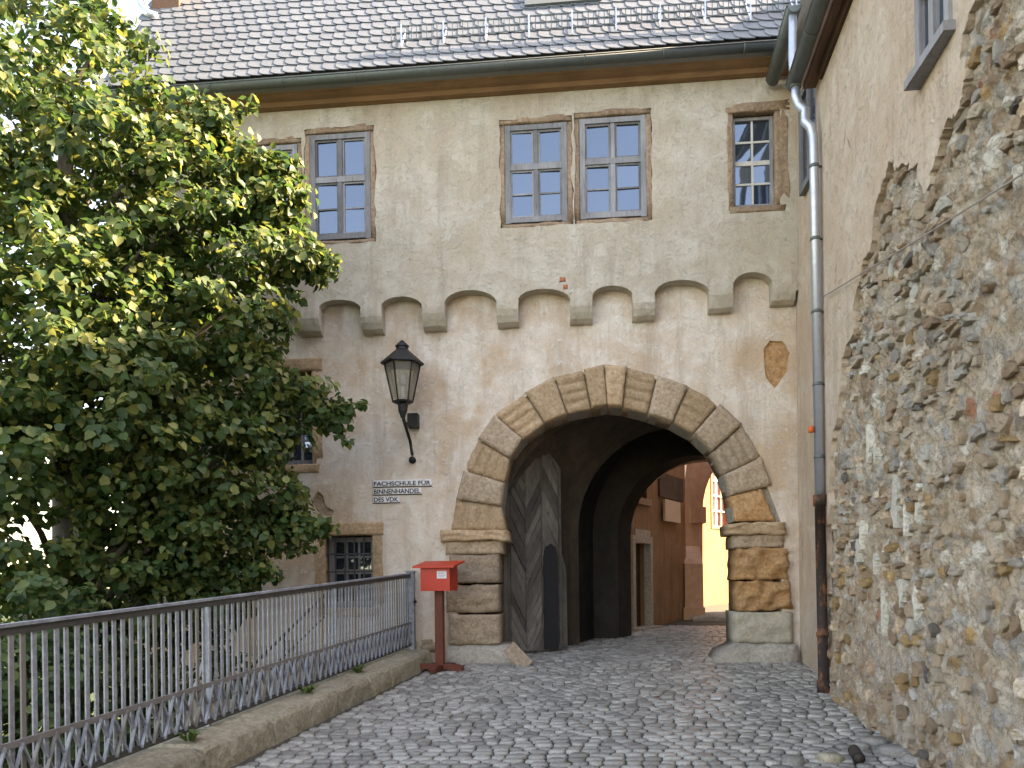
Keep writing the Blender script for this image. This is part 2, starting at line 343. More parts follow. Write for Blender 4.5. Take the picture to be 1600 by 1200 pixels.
def lump(w_, d_, h, seed, n=8, top=.72):                    # one paving stone, local coordinates, about 40 triangles
    r = random.Random(seed); rings = []
    offs = [r.uniform(-.07, .07) for _ in range(n)]
    tilt = (r.uniform(-.12, .12), r.uniform(-.12, .12))
    for sc, z in ((1.0, -.03), (.98, h*.45), (top, h), ):
        ring = []
        for k in range(n):
            a = 2*math.pi*(k+.5)/n; cx, cy = math.cos(a), math.sin(a); q = (abs(cx)**4+abs(cy)**4)**-.25*(1+offs[k])
            x, y = cx*q*w_/2*sc, cy*q*d_/2*sc; ring.append((x, y, z+(tilt[0]*x+tilt[1]*y if z > 0 else 0)))
        rings.append(ring)
    return MB().ring(rings, False, True)
variants = [lump(1, 1, 1, k, top=.82) for k in range(18)]
CB = (.135, .105, .022)
def inst_lump(k, w_, d_, h):
    vb = variants[k]; return [(x*w_, y*d_, (z*h if z > 0 else z)) for x, y, z in vb.v], vb.f
cob_meshes = {}
stones = []
y = 3.2; row = 0
while y < 16.5:
    pitch = random.uniform(.095, .125); x = (fence_x(y)+.36 if y < 10.7 else (-1.6 if y < 12 else -1.6+.5*(y-12))) + random.uniform(0, .06); xe = wall_x(y)-.02 if y < 8.9 else (ss(y) if y < 11.5 else 4.4)
    while x < xe:
        wd = random.uniform(.10, .185); yy = y + .10*math.sin(x*1.1+.5)+random.uniform(-.012, .012)
        stones.append((x+wd/2, yy, wd, pitch)); x += wd
    y += pitch
vis = lambda s: s[1] > 5.75 and abs(s[0]) < 3.5
near = sorted([s for s in stones if vis(s)], key=lambda s: s[1])[:300]; nearset = set(near)
cm = [None]*18
for k in range(18): cm[k] = MB().add([(x*CB[0], y*CB[1], z*CB[2] if z > 0 else z) for x, y, z in variants[k].v], variants[k].f).mesh('cobblestone', 'cobble', True)
for i, (x, yy, wd, dp) in enumerate(near):
    o = link('cobblestone', cm[i % 18], road); o.location = (x, yy, gz(yy)); o.scale = (wd*.955/CB[0], dp*.95/CB[1], random.uniform(.75, 1.3)); o.rotation_euler = (math.atan(.055), 0, random.uniform(-.06, .06)+.08*math.cos(x*1.1+.5))
rest = MB()
for i, s in enumerate(stones):
    if s in nearset: continue
    x, yy, wd, dp = s; v, f = inst_lump(i % 18, wd*.955, dp*.95, random.uniform(.016, .03)); a = random.uniform(-.06, .06)+.08*math.cos(x*1.1+.5); ca, sa = math.cos(a), math.sin(a)
    rest.add([(x+px*ca-py*sa, yy+px*sa+py*ca, gz(yy+px*sa+py*ca)+pz) for px, py, pz in v], f)
rest.build('cobblestones', 'cobble_mass', road, True, fix=False, kind='stuff')

# ================================================================== GATEHOUSE
YU, YL, YB = 10.80, 11.0, 11.56
XL, XR = F(188, 400, 11)[0], WX+.18
gate = thing('gatehouse', 'plastered castle gatehouse with round stone archway and slate roof', 'building', (0, 11, 0))
rw = lambda *a: rect(*a, YU)
UPW = {'A': (384, 226, 464, 365), 'B': (484, 207, 578, 372), 'C': (789, 192, 886, 345), 'D': (906, 181, 1010, 338), 'E': (1146, 176, 1211, 319)}
LOW = {'G': (424, 582, 487, 724), 'H': (508, 838, 582, 948)}
def rloop(r, grow=0): x0, x1, z0, z1 = r; return [(x0-grow, z0-grow), (x1+grow, z0-grow), (x1+grow, z1+grow), (x0-grow, z1+grow)]
UR = {k: rect(*v, YU) for k, v in UPW.items()}; LR = {k: rect(*v, YL) for k, v in LOW.items()}
# upper wall with the scalloped corbel table along its foot
ARC = [(385, 466, 471, 497), (496, 565, 468, 488), (594, 661, 463, 486), (693, 778, 453, 482), (808, 893, 451, 476), (924, 991, 446, 470), (1022, 1111, 437, 466), (1144, 1210, 425, 455)]
foot = []
COR = [(466, 496, 524), (565, 594, 521), (661, 693, 516), (778, 808, 510), (893, 924, 505), (991, 1022, 500), (1111, 1144, 488), (1210, 1243, 476)]
for (a, b, cr, sp) in [(190, 268, 478, 500), (292, 364, 475, 498)] + ARC:
    pts = []
    for k in range(13):
        th = math.pi*k/12; px = (a+b)/2-(b-a)/2*math.cos(th); py = sp-(sp-cr)*math.sin(th)**.75; pts.append(F(px, py, YU))
    foot += pts
zt = F(800, 138, YU-.1)[1]
outer = [(XL, foot[0][1])]+foot+[(XR, foot[-1][1]), (XR, zt), (XL, zt)]
outer_j = [(XL, zt)]+[(XL, foot[0][1])]+foot+[(XR, foot[-1][1])]+[(XR, zt)]
holes = [jag(rloop(r, .075), .09, .022, i) for i, r in enumerate(UR.values())]
wall_mesh(outer_j, holes, xz, YU, YL-.003).build('upper_wall', 'plaster_upper', gate, label='weathered beige plaster of the upper storey')
# lower wall
VO = [(705, 829), (713, 781), (725, 735), (747, 687), (773, 648), (820, 614), (866, 589), (912, 579), (944, 571), (979, 574), (1027, 587), (1075, 604), (1124, 631), (1159, 664), (1189, 714), (1205, 759), (1228, 814)]
VI = [(790, 829), (775+8, 791), (784+4, 754), (796, 716), (817, 686), (851, 661), (886, 647), (924, 638), (949, 634), (972, 636), (1012, 646), (1051, 659), (1084, 677), (1114, 705), (1132, 741), (1142, 775), (1148, 814)]
VOx = [F(*p, YL) for p in VO]; VIx = [F(*p, YL) for p in VI]
midl = [((a[0]*.9+b[0]*.1), (a[1]*.9+b[1]*.1)) for a, b in zip(VOx, VIx)]
jl, jr = midl[0][0], midl[-1][0]
patch = [F(*p, YL) for p in [(1193, 545), (1203, 532), (1222, 533), (1234, 552), (1230, 580), (1210, 607), (1197, 590)]]
patch2 = [F(*p, YL) for p in [(486, 786), (496, 768), (505, 775), (509, 790), (523, 798), (518, 806), (500, 804)]]
lo = [(XL, zt), (XL, -2.4), (jl, -2.4), (jl, midl[0][1])]+midl[1:-1]+[(jr, midl[-1][1]), (jr, -2.4), (XR, -2.4), (XR, zt)]
lh = [rloop(r, .06) for r in UR.values()]+[jag(rloop(r, .02), .12, .01, 4) for r in LR.values()]+[jag(patch, .05, .012, 2), jag(patch2, .05, .015, 3)]
wall_mesh(lo, lh, xz, YL, YB).build('lower_wall', 'plaster_lower', gate, label='flaking pinkish plaster of the lower storey')
for p in (patch, patch2):
    cx = sum(q[0] for q in p)/len(p); cz = sum(q[1] for q in p)/len(p); q4 = [(min(q[0] for q in p)-.05, min(q[1] for q in p)-.05), (max(q[0] for q in p)+.05, min(q[1] for q in p)-.05), (max(q[0] for q in p)+.05, max(q[1] for q in p)+.05), (min(q[0] for q in p)-.05, max(q[1] for q in p)+.05)]
    stone_quad('bare_patch', q4, YL+.03, YL+.2, 'sandstone_orange' if p is patch else 'sandstone_grey', gate, rough=.012, label='bare stone where the plaster has fallen')
# broken plaster with bricks above the corbels
for i, (px, py, w_, h_) in enumerate([(879, 437, 10, 8), (884, 449, 9, 9), (893, 456, 9, 7), (901, 461, 10, 6)]):
    x, z = F(px, py, YU); stone_quad('brick', [(x-w_*.0045, z-h_*.0045), (x+w_*.0045, z-h_*.0045+.01), (x+w_*.004, z+h_*.0045), (x-w_*.004, z+h_*.004)], YU-.008, YU+.05, 'rub_red' if i < 2 else 'rub_white', gate, rough=.006, edge=.01, N=5, Mm=5)
# corbels
for i, (a, b, bot) in enumerate(COR):
    x0, zb = F(a-2, bot, YU-.02); x1, _ = F(b+2, bot, YU-.02); zt_ = F(a, bot-58, YU)[1]; mb = MB(); rings = []
    zb = F(a, bot, YL-.1)[1]; H = zt_-zb; prof = [(YL-.004, zb-.01), (YL-.08, zb-.0), (YL-.15, zb+.04), (YL-.195, zb+.12), (YU-.022, zb+.2), (YU-.02, zb+.30), (YU-.004, zt_-.03), (YL-.004, zt_-.03)]
    for k in range(6):
        x = x0+(x1-x0)*k/5; ins = .012 if k in (0, 5) else 0
        rings.append([(x+random.uniform(-.004, .004), yy+ins+.006*nz(x, yy, z, 9), z+.012*nz(x, z, i, 8)) for yy, z in prof])
    mb.ring(rings); mb.build('corbel', 'plaster_upper', gate)
# voussoirs
vm = ['sandstone', 'sandstone_grey', 'sandstone', 'sandstone_grey', 'sandstone', 'sandstone', 'sandstone', 'sandstone', 'sandstone', 'sandstone', 'sandstone_grey', 'sandstone', 'sandstone_grey', 'sandstone_grey', 'sandstone_grey', 'sandstone_orange']
for i in range(16):
    fl = (i % 2 == 0) if i < 8 else (i in (9, 11, 13)); key = i in (7, 8)
    fl = fl and not key
    def sh(p, q, t): return (p[0]+(q[0]-p[0])*t, p[1]+(q[1]-p[1])*t)
    o0, o1, i1, i0 = VOx[i], VOx[i+1], VIx[i+1], VIx[i]; e = .018
    c = [sh(o0, o1, e), sh(i0, i1, e), sh(i1, i0, e), sh(o1, o0, e)]
    if i == 15: c = [sh(o0, i0, .25), i0, i1, sh(o1, i1, .2)]
    yf = YL-(.02 if fl else .055) - (.02 if key else 0) + (.03 if i == 15 else 0)
    stone_quad('voussoir', c, yf, YB+.04, vm[i], gate, 4 if fl else 0, .008, .022, 8, 18)
# mortar bed behind the arch stones
wall_mesh([VOx[k] for k in range(17)]+[VIx[k] for k in range(16, -1, -1)], [], xz, YL+.075, YB).build('arch_bed', 'plinth', gate)
# piers
def block(name, px0, py0, px1, py1, mat, yf=.05, rough=.012, xin=None, **k):
    x0, x1, z0, z1 = rect(px0, py0, px1, py1, YL)
    return stone_quad(name, [(x0, z0), (x1, z0), (x1, z1), (x0, z1)], YL-yf, YB+.05, mat, gate, 0, rough, .03, 14, 12, **k)
block('impost', 690, 829, 795, 846, 'sandstone', .12, .034); block('impost', 697, 845, 786, 866, 'sandstone_grey', .06, .01)
block('pier_stone', 704, 867, 780, 911, 'sandstone_grey', .06, .022); block('pier_stone', 698, 914, 779, 957, 'sandstone_grey', .05, .026)
block('pier_stone', 702, 960, 782, 1007, 'sandstone_grey', .085, .024)
block('impost', 1137, 817, 1226, 836, 'sandstone', .11, .04); block('impost', 1146, 836, 1224, 856, 'sandstone_grey', .05, .02)
block('pier_stone', 1149, 857, 1230, 906, 'sandstone_orange', .08, .05); block('pier_stone', 1152, 908, 1235, 953, 'sandstone_orange', .075, .06)
block('pier_stone', 1147, 956, 1237, 1004, 'sandstone_pale', .085, .022)
def plinth(px0, px1, pxb0, pxb1, ptop, sgn):
    xa, z1 = F(px0, ptop, YL); xb, _ = F(px1, ptop, YL); xc, _ = F(pxb0, 1035, YL-.2); xd, _ = F(pxb1, 1035, YL-.2)
    mb = MB(); rings = []
    for z, x0, x1, yf in ((-.3, xc-.03, xd+.03, YL-.24), (.03, xc, xd, YL-.2), (.14, xc*.7+xa*.3, xd*.6+xb*.4, YL-.17), (z1-.04, xa, xb, YL-.1), (z1, xa+.02, xb-.02, YL-.05)):
        pts = [(x0, YB+.05)]+[(x0+(x1-x0)*k/9, yf) for k in range(10)]+[(x1, YB+.05)]
        rings.append([(x+.03*nz(x, z, 1, 5), y+.04*nz(x, z, 7, 4) if y < 11.2 else y, z+.015*nz(x, y, z, 6)) for x, y in pts])
    mb.ring(rings); mb.build('plinth', 'plinth', gate, True)
plinth(700, 796, 698, 818, 1008, 1); plinth(1146, 1243, 1120, 1247, 1004, -1)
ls = MB(); x, z = F(800, 1012, 10.7); ls.bar((x-.05, 10.66, z+.02), (x+.22, 10.62, -.02), .2, .06, (0, -1, .3)); ls.build('leaning_stone', 'sandstone_grey', None, label='grey stone slab leaning against the foot of the left gate pier', category='stone')
# eave, gutter, roof
YG = 10.44; ZE = F(800, 106, YG)[1]; PIT = math.radians(58)
mb = MB()
h_ = ZE-.05-zt
prof = [(YU-.03, zt-.03), (YU-.09, zt-.02), (YU-.13, zt+h_*.35), (YU-.20, zt+h_*.5), (YU-.26, zt+h_*.75), (YU-.29, zt+h_*.8), (YU-.29, zt+h_), (YU+.02, zt+h_), (YU+.02, zt-.03)]
mb.ring([[(x, a, b) for a, b in prof] for x in (XL-.15, -5, -2.2, 0.3, XR-.02)]); mb.build('eave_moulding', 'eave_wood', gate)
def gutter(path_a, path_b, r, mat, parent, outdir):         # half-round channel
    A, B = Vector(path_a), Vector(path_b); d = (B-A).normalized(); side = Vector(outdir).normalized(); up = Vector((0, 0, 1)); rings = []
    n = 12
    for P in (A, B):
        ring = [P+side*r*math.cos(math.pi*k/n)*-1+up*(-r*math.sin(math.pi*k/n)) for k in range(n+1)]
        ring += [P+side*(r-.006)*math.cos(math.pi*(n-k)/n)*-1+up*(-(r-.006)*math.sin(math.pi*(n-k)/n)) for k in range(n+1)]
        rings.append(ring)
    mb = MB().ring(rings); L = (B-A).length; k = 0.9
    mb.tube([A+side*r+up*.004, B+side*r+up*.004], .011, 8)
    while k < L:
        P = A+d*k; ra = [P+side*(r+.004)*math.cos(math.pi*q/n)*-1+up*(-(r+.004)*math.sin(math.pi*q/n)) for q in range(n+1)]
        mb.ring([[p-d*.012 for p in ra]+[p-d*.012+up*.002 for p in ra[::-1]], [p+d*.012 for p in ra]+[p+d*.012+up*.002 for p in ra[::-1]]]); k += 1.05
    # end caps
    for P in (A, B):
        mb.add([P+side*r*math.cos(math.pi*k/n)*-1+up*(-r*math.sin(math.pi*k/n)) for k in range(n+1)], [tuple(range(n+1))])
    return mb.build('gutter', mat, parent, True)
gutter((XL-.2, YG-.03, ZE+.03), (WX-.22, YG-.03, ZE+.03), .075, 'gutter_grey', gate, (0, -1, 0))
YR = YG; ridge_s = 5.2
rs, rc = math.sin(PIT), math.cos(PIT); EV = math.radians(38); E_L = .30
def roof_pt(x, s):                                          # s = distance up the slope from the eave edge
    if s < E_L: return Vector((x, YR+math.cos(EV)*s, ZE+math.sin(EV)*s))
    q = s-E_L; return Vector((x, YR+math.cos(EV)*E_L+rc*q, ZE+math.sin(EV)*E_L+rs*q))
yr, zr = roof_pt(0, ridge_s).y, roof_pt(0, ridge_s).z; XV = XL-.22; XRR = XR+.4
rf = MB(); d = .03
rf.ring([[(x, YR, ZE-.03), (x, roof_pt(0, E_L).y, roof_pt(0, E_L).z-.03), (x, yr, zr-.03), (x, 2*yr-YR, ZE-.05), (x, 2*yr-YR, ZE-.2), (x, yr, zr-.2), (x, roof_pt(0, E_L).y+.05, ZE-.02), (x, YR+.1, ZE-.06)] for x in (XV, XRR)])
roof = rf.build('roof', 'slate_old', gate)
def slate_mesh(w_, h_):
    r = w_*.62; pts = [(0, h_), (w_, h_), (w_, 0), (r, 0)]+[(r-r*math.sin(a), r*.8-r*.8*math.cos(a)) for a in (math.pi/8, math.pi/4, 3*math.pi/8, math.pi/2)]
    return pts
def slate_verts(x, s, w_, h_, th=.011):
    P = slate_mesh(w_, h_); top = []; bot = []
    p0 = roof_pt(x, s); e = (roof_pt(x, s+.02)-p0).normalized() if s >= E_L-.01 else Vector((0, math.cos(EV), math.sin(EV))); nn = Vector((0, -e.z, e.y))
    for a, b in P:
        lift = .022*(1-b/h_)+.013*(1-a/w_)+.004
        q = p0+Vector((a, 0, 0))+e*b+nn*lift; top.append(q+nn*th); bot.append(q)
    return [bot, top]
sl = []; s = -.03; rown = 0
while s < ridge_s-.3:
    gg = .29 if rown == 0 else .236; x = XV-.02+((rown*.11) % .2) + (.0 if rown else 0)
    while x < XRR-.05:
        wd = random.uniform(.17, .215)
        sl.append((x, s+random.uniform(-.004, .004), wd*1.32, gg*1.3, rown)); x += wd
    s += gg if rown else .30; rown += 1
def sl_key(q):
    p = roof_pt(q[0], q[1]); d = p-Vector((0, 0, EYE)); u = 800+FPX*d.dot(Rc)/d.dot(Fv); v = HZ-FPX*d.dot(Uc)/d.dot(Fv)
    return (0 if (v > -10 and 230 < u < 1230) else 1, d.length)
sl.sort(key=sl_key); rest = MB()
for i, (x, s, w_, h_, rn) in enumerate(sl):
    R_ = slate_verts(x, s, w_, h_)
    if i < 300: MB().ring(R_).build('slate', 'slate', roof, fix=False)
    else: rest.ring(R_)
rest.build('slates', 'slate_mass', roof, kind='stuff', fix=False)
MB().box(XL, XR, 2*yr-YR-.5, 2*yr-YR-.15, 4.2, ZE).box(XL, XL+.3, YL+.01, 2*yr-YR-.2, -2.4, ZE).box(XL+.3, XR, YL+.01+.56, 2*yr-YR-.5, 4.25, 4.4).build('rear_wall', 'plaster_side', gate)
gab = MB().ring([[(x, YU+.02, ZE-.3), (x, 2*yr-YR-.2, ZE-.3), (x, yr, zr-.22)] for x in (XL, XL+.25)]); gab.build('gable', 'plaster_upper', gate)
MB().box(XL+.3, XR-.05, 12.6, 12.65, 4.4, ZE).build('room_dark_sheet', 'dark_room', gate)  # near-black sheets behind the windows stand in for interior shade
MB().box(XL+.3, -1.75, 12.3, 12.35, -2.4, 4.25)  .box(-1.78, -1.73, YB+.01, 12.3, -2.4, 4.25).build('room_dark_sheet', 'dark_room', gate)
# snow guard
s0 = 1.02; nrm = Vector((0, -rs, rc)); pa = roof_pt(-2.62, s0)
xa, xb = F(613, 60, roof_pt(0, s0).y)[0], F(1258, 30, roof_pt(0, s0).y)[0]
base = roof_pt(0, s0); mb = MB(); nb = int((xb-xa)/.075); zb = base.z+.10; yb_ = base.y-.06
for k in range(nb+1):
    x = xa+(xb-xa)*k/nb; mb.box(x-.006, x+.006, yb_-.004, yb_+.004, zb, zb+.2)
for h in (0, .10, .2): mb.box(xa-.01, xb+.01, yb_-.011, yb_-.005, zb+h-.007, zb+h+.007)
snow = mb.build('snow_guard', 'gutter_grey', gate)
k = xa+.15
while k < xb:
    MB().bar((k, yb_-.02, zb+.22), (k, yb_-.02, zb-.12), .02, .012, (0, 1, 0)).bar((k, yb_-.02, zb-.1), (k, yb_+.30, zb+.36), .02, .008, (0, -1, 1)).build('bracket', 'zinc', snow); k += .62
# skylight frame and gooseneck outlet on the roof
x0 = F(818, 5, 11.3)[0]; p = roof_pt(x0, 2.05); MB().ring([[(x, p.y-.10, p.z-.02), (x, p.y+.02, p.z-.1), (x, p.y+.75, p.z+1.1), (x, p.y+.6, p.z+1.16)] for x in (x0, x0+1.15)]).build('skylight', 'gutter_grey', gate)
xs, zs = F(243, 30, 12.0); gp = [(xs-.3, 12.1, zs+.9), (xs-.30, 12.05, zs+.45), (xs-.24, 12.0, zs+.2), (xs-.1, 11.97, zs+.07), (xs+.03, 11.95, zs+.0)]
MB().tube(gp, .065, 12).build('outlet_pipe', 'zinc', gate, True)
MB().box(xs-.12, xs+.35, 12.1, 12.9, zs+.16, zs+1.5).build('dormer_cheek', 'dark_wood', gate)

# windows
def window(key, r, Y, kind, parent, wood_='grey_wood', depth=.05):
    x0, x1, z0, z1 = r; W_, H = x1-x0, z1-z0; yf = Y+depth; ft = .075 if kind != 'small' else .045
    fr = MB()
    # outer frame with uneven old timber
    for (a, b, c, d_) in ((x0, x0+ft, z0-.01, z1), (x1-ft, x1, z0-.015, z1), (x0+ft, x1-ft, z1-ft, z1-.004), (x0+ft, x1-ft, z0+.0, z0+ft)):
        fr.box(a, b, yf, yf+.09, c, d_)
    win = fr.build('window', wood_, parent)
    ix0, ix1, iz0, iz1 = x0+ft, x1-ft, z0+ft, z1-ft; tz = iz0+(iz1-iz0)*.58; xm = (ix0+ix1)/2
    if kind == 'double':
        MB().box(ix0, ix1, yf+.008, yf+.085, tz-.045, tz+.035).build('transom', wood_, win)
        MB().box(xm-.032, xm+.032, yf+.012, yf+.08, iz0, tz-.045).box(xm-.028, xm+.028, yf+.014, yf+.08, tz+.035, iz1).build('mullion', wood_, win)
        cells = []
        for (a, b) in ((ix0, xm-.032), (xm+.032, ix1)):
            zc = iz0+(tz-.045-iz0)*.5
            cells += [(a, b, tz+.035, iz1, None), (a, b, iz0, tz-.045, zc)]
        for (a, b, c, d_, zc) in cells:
            s_ = .026; m = MB().box(a, a+s_, yf+.028, yf+.065, c, d_).box(b-s_, b, yf+.028, yf+.065, c, d_).box(a+s_, b-s_, yf+.028, yf+.065, c, c+s_).box(a+s_, b-s_, yf+.028, yf+.065, d_-s_, d_)
            if zc: m.box(a+s_, b-s_, yf+.034, yf+.062, zc-.011, zc+.011)
            m.build('sash', wood_, win)
            for (lo_, hi) in (((c+s_, zc-.011), (zc+.011, d_-s_)) if zc else ((c+s_, d_-s_),)):
                tx, tz_ = random.uniform(-.006, .006), random.uniform(-.006, .006)
                MB().add([(a+s_, yf+.05+tx, lo_), (b-s_, yf+.05-tx, lo_), (b-s_, yf+.05-tx+tz_, hi), (a+s_, yf+.05+tx+tz_, hi)], [(0, 1, 2, 3)]).build('pane', 'window_glass', win, fix=False)
    else:
        cols, rows = (2, 4) if kind == 'small' else (3, 4); bt = .014 if kind == 'small' else .016; m = MB(); tz = iz0+(iz1-iz0)*.5
        for c in range(1, cols): xx = ix0+(ix1-ix0)*c/cols; m.box(xx-bt, xx+bt, yf+.02, yf+.06, iz0, iz1)
        for q in range(1, rows): zz = iz0+(iz1-iz0)*q/rows; hh = bt*(2.2 if q == rows//2 else 1); m.box(ix0, ix1, yf+.024, yf+.056, zz-hh, zz+hh)
        m.build('glazing_bars', 'white_wood' if kind == 'small' else wood_, win)
        for c in range(cols):
            for q in range(rows):
                a, b = ix0+(ix1-ix0)*c/cols, ix0+(ix1-ix0)*(c+1)/cols; lo_, hi = iz0+(iz1-iz0)*q/rows, iz0+(iz1-iz0)*(q+1)/rows; t_ = random.uniform(-.008, .008)
                MB().add([(a, yf+.04+t_, lo_), (b, yf+.04-t_, lo_), (b, yf+.04-t_, hi), (a, yf+.04+t_, hi)], [(0, 1, 2, 3)]).build('pane', 'window_glass', win, fix=False)
    return win
def surround(r, Y, mat, wd, proud, parent, top=True, sill=True, wl=None, wr=None):
    x0, x1, z0, z1 = r; wl = wl or wd; wr = wr or wd
    for c in ([(x0-wl, z0-.02), (x0-.002, z0-.02), (x0-.002, z1+.01), (x0-wl*.9, z1+.01)], [(x1+.002, z0-.02), (x1+wr, z0-.02), (x1+wr*.9, z1+.01), (x1+.002, z1+.01)]):
        stone_quad('jamb_stone', c, Y-proud, Y+.18, mat, parent, 0, .014, .02, 6, 16)
    if top: stone_quad('lintel', [(x0-wl, z1+.014), (x1+wr, z1+.014), (x1+wr, z1+.014+wd*1.15), (x0-wl, z1+.014+wd)], Y-proud-.01, Y+.18, mat, parent, 0, .014, .02, 16, 6)
    if sill: stone_quad('sill', [(x0-wl*.6, z0-.024-wd*.75), (x1+wr*.6, z0-.024-wd*.7), (x1+wr*.7, z0-.024), (x0-wl*.7, z0-.024)], Y-proud-.015, Y+.18, mat, parent, 0, .014, .02, 16, 6)
for k, r in UR.items():
    window(k, r, YU, 'small' if k == 'E' else 'double', gate, depth=.02 if k != 'E' else .10)
    if k == 'E': surround(r, YU, 'brown_frame', .12, .005, gate, wl=.10, wr=.2)
    else: surround(r, YU, 'brown_frame', .085, -.012, gate)
for k, r in LR.items():
    window(k, r, YL, 'grid', gate, depth=.2)
    surround(r, YL, 'sandstone', .17, .015, gate)
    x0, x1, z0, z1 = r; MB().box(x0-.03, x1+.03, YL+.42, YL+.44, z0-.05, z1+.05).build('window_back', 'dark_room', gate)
x0, x1, z0, z1 = LR['H']; mb = MB()
for q in range(1, 5): xx = x0+(x1-x0)*q/5; mb.box(xx-.01, xx+.01, YL+.05, YL+.07, z0, z1)
for q in (1, 2, 3): zz = z0+(z1-z0)*q/4; mb.box(x0, x1, YL+.045, YL+.052, zz-.012, zz+.012)
mb.build('window_grille', 'fence_dark', gate)
# stub of stone course at the wall foot, left of the gate (rubble below the plaster)
for i in range(46):
    px = random.uniform(300, 690); x = F(px, 950, YL)[0]; z = random.uniform(-1.4, .28); w_ = random.uniform(.12, .3); h_ = random.uniform(.08, .16)
    stone_quad('base_stone', [(x-w_/2, z-h_/2), (x+w_/2, z-h_/2+random.uniform(-.02, .02)), (x+w_/2, z+h_/2), (x-w_/2, z+h_/2+random.uniform(-.02, .02))], YL-.02-.02*random.random()-.0006*i, YL+.06, random.choice(['rub_tan', 'rub_beige', 'sandstone_grey', 'rub_grey']), gate, 0, .01, .02, 5, 4)

# ---- passage: vaulted bays and inner arch
def prof_arch(cx, hw, sp, n=18, zf=-.4): return [(cx-hw, zf)]+[(cx-hw*math.cos(math.pi*k/n), sp+hw*math.sin(math.pi*k/n)) for k in range(n+1)]+[(cx+hw, zf)]
def loft(p, y0, q, y1, name, mat):
    mb = MB(); n = len(p); mb.v = [xz(a, y0) for a in p]+[xz(a, y1) for a in q]; mb.f = [(i, i+1, n+i+1, n+i) for i in range(n-1)]
    return mb.build(name, mat, gate, True, fix=False)
c1 = F(1064, 900, 13.2)[0]; c3 = F(1090, 900, 14.1)[0]
P0 = prof_arch(F(971, 900, YB)[0], 1.92, 1.98); P1 = prof_arch(c1, 1.72, 2.02); P2 = prof_arch(c1+.2, 1.95, 2.05); P3 = prof_arch(c3+.08, 1.95, 2.05); A3 = prof_arch(c3, 1.42, 1.98); A4 = prof_arch(c3+.26, 1.42, 1.98)
loft(P0, YB, P1, 13.2, 'vault', 'plaster_vault'); loft(P2, 13.2, P3, 14.1, 'vault', 'plaster_vault_shade'); loft(A3, 14.1, A4, 14.6, 'inner_arch', 'plaster_vault_shade')
def ringwall(p_in, p_out, y, name, mat):
    mb = MB(); n = len(p_in); mb.v = [xz(a, y) for a in p_in]+[xz(a, y) for a in p_out]; mb.f = [(i, i+1, n+i+1, n+i) for i in range(n-1)]; mb.build(name, mat, gate, fix=False)
ringwall(P1, P2, 13.2, 'vault_step', 'plaster_vault_shade'); ringwall(A3, P3, 14.1, 'inner_arch_face', 'plaster_vault_shade')
big = lambda p: [((-7.5 if a[0] < 1.8 else 11) if a[1] < 2.2 else a[0]+(a[0]-1.8)*3.2, -.4 if a[1] < 0 else min(4.4, a[1]+2.4)) for a in p]
wall_mesh([(XL, 4.25), (XL, -.5), (A4[0][0], -.5)]+A4[1:-1]+[(A4[-1][0], -.5), (7, -.5), (7, 4.25)], [], xz, 14.6, 14.9).build('courtyard_wall', 'plaster_pink', gate)
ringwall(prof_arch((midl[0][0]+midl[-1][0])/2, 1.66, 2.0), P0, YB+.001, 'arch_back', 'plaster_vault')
# gate leaf with herringbone planks, opened inward
hx, hy = F(789, 1000, 11.66)[0], 11.66; ex, ey = F(879, 1000, 12.2)[0], 12.2
du = Vector((ex-hx, ey-hy, 0)); DW = du.length; du.normalize(); dn = Vector((du.y, -du.x, 0))
leafr = MB(); top0, top1 = 2.75, 3.25
def L3(u, z, o=0): p = Vector((hx, hy, 0))+du*u+dn*o; return (p.x, p.y, z)
ol = [(0, .06), (DW, .06), (DW, 2.95), (DW-.28, 3.28), (.30, 2.9), (0, 2.5)]
leafr.ring([[L3(u, z, o) for u, z in ol] for o in (-.05, 0)])
gl = leafr.build('gate_leaf', 'gate_wood', gate, label='dark herringbone plank leaf of the gate, swung inward')
def clip_plank(poly, u0, u1, z0, ztop):                     # clip to the leaf half
    def cl(P, f):
        out = []
        for i in range(len(P)):
            a, b = P[i], P[(i+1) % len(P)]; fa, fb = f(a), f(b)
            if fa >= 0: out.append(a)
            if (fa >= 0) != (fb >= 0): t = fa/(fa-fb); out.append((a[0]+(b[0]-a[0])*t, a[1]+(b[1]-a[1])*t))
        return out
    for f in (lambda p: p[0]-u0, lambda p: u1-p[0], lambda p: p[1]-z0, lambda p: ztop(p[0])-p[1]):
        if len(poly) < 3: return []
        poly = cl(poly, f)
    return poly
halves = [(.10, DW*.36, 1), (DW*.36, DW*.64, -1), (DW*.66, DW-.06, 1)]
topf = lambda u: min(2.5+u*1.1, 3.2, 2.95+(DW-u)*1.1)-.04
for (u0, u1, sg_) in halves:
    z = -1.2
    while z < 3.4:
        sl_ = 1.75*(-sg_); pl = .115; w_ = u1-u0
        poly = [(u0, z+(0 if sl_ > 0 else -sl_*w_)), (u1, z+(sl_*w_ if sl_ > 0 else 0)), (u1, z+(sl_*w_ if sl_ > 0 else 0)+pl*1.6), (u0, z+(0 if sl_ > 0 else -sl_*w_)+pl*1.6)]
        c = clip_plank(poly, u0, u1, .08, topf)
        if len(c) >= 3:
            cu = sum(p[0] for p in c)/len(c); cz = sum(p[1] for p in c)/len(c); th = random.uniform(.012, .045)
            in_ = [(cu+(p[0]-cu)*.94, cz+(p[1]-cz)*.975) for p in c]
            MB().ring([[L3(u, q, .0) for u, q in c], [L3(u, q, th*.7) for u, q in in_], [L3(cu+(u-cu)*.9, cz+(q-cz)*.97, th) for u, q in in_]]).build('plank', 'gate_wood', gl)
        z += pl*1.68
wk = MB(); wu0, wu1 = DW*.66, DW*.90
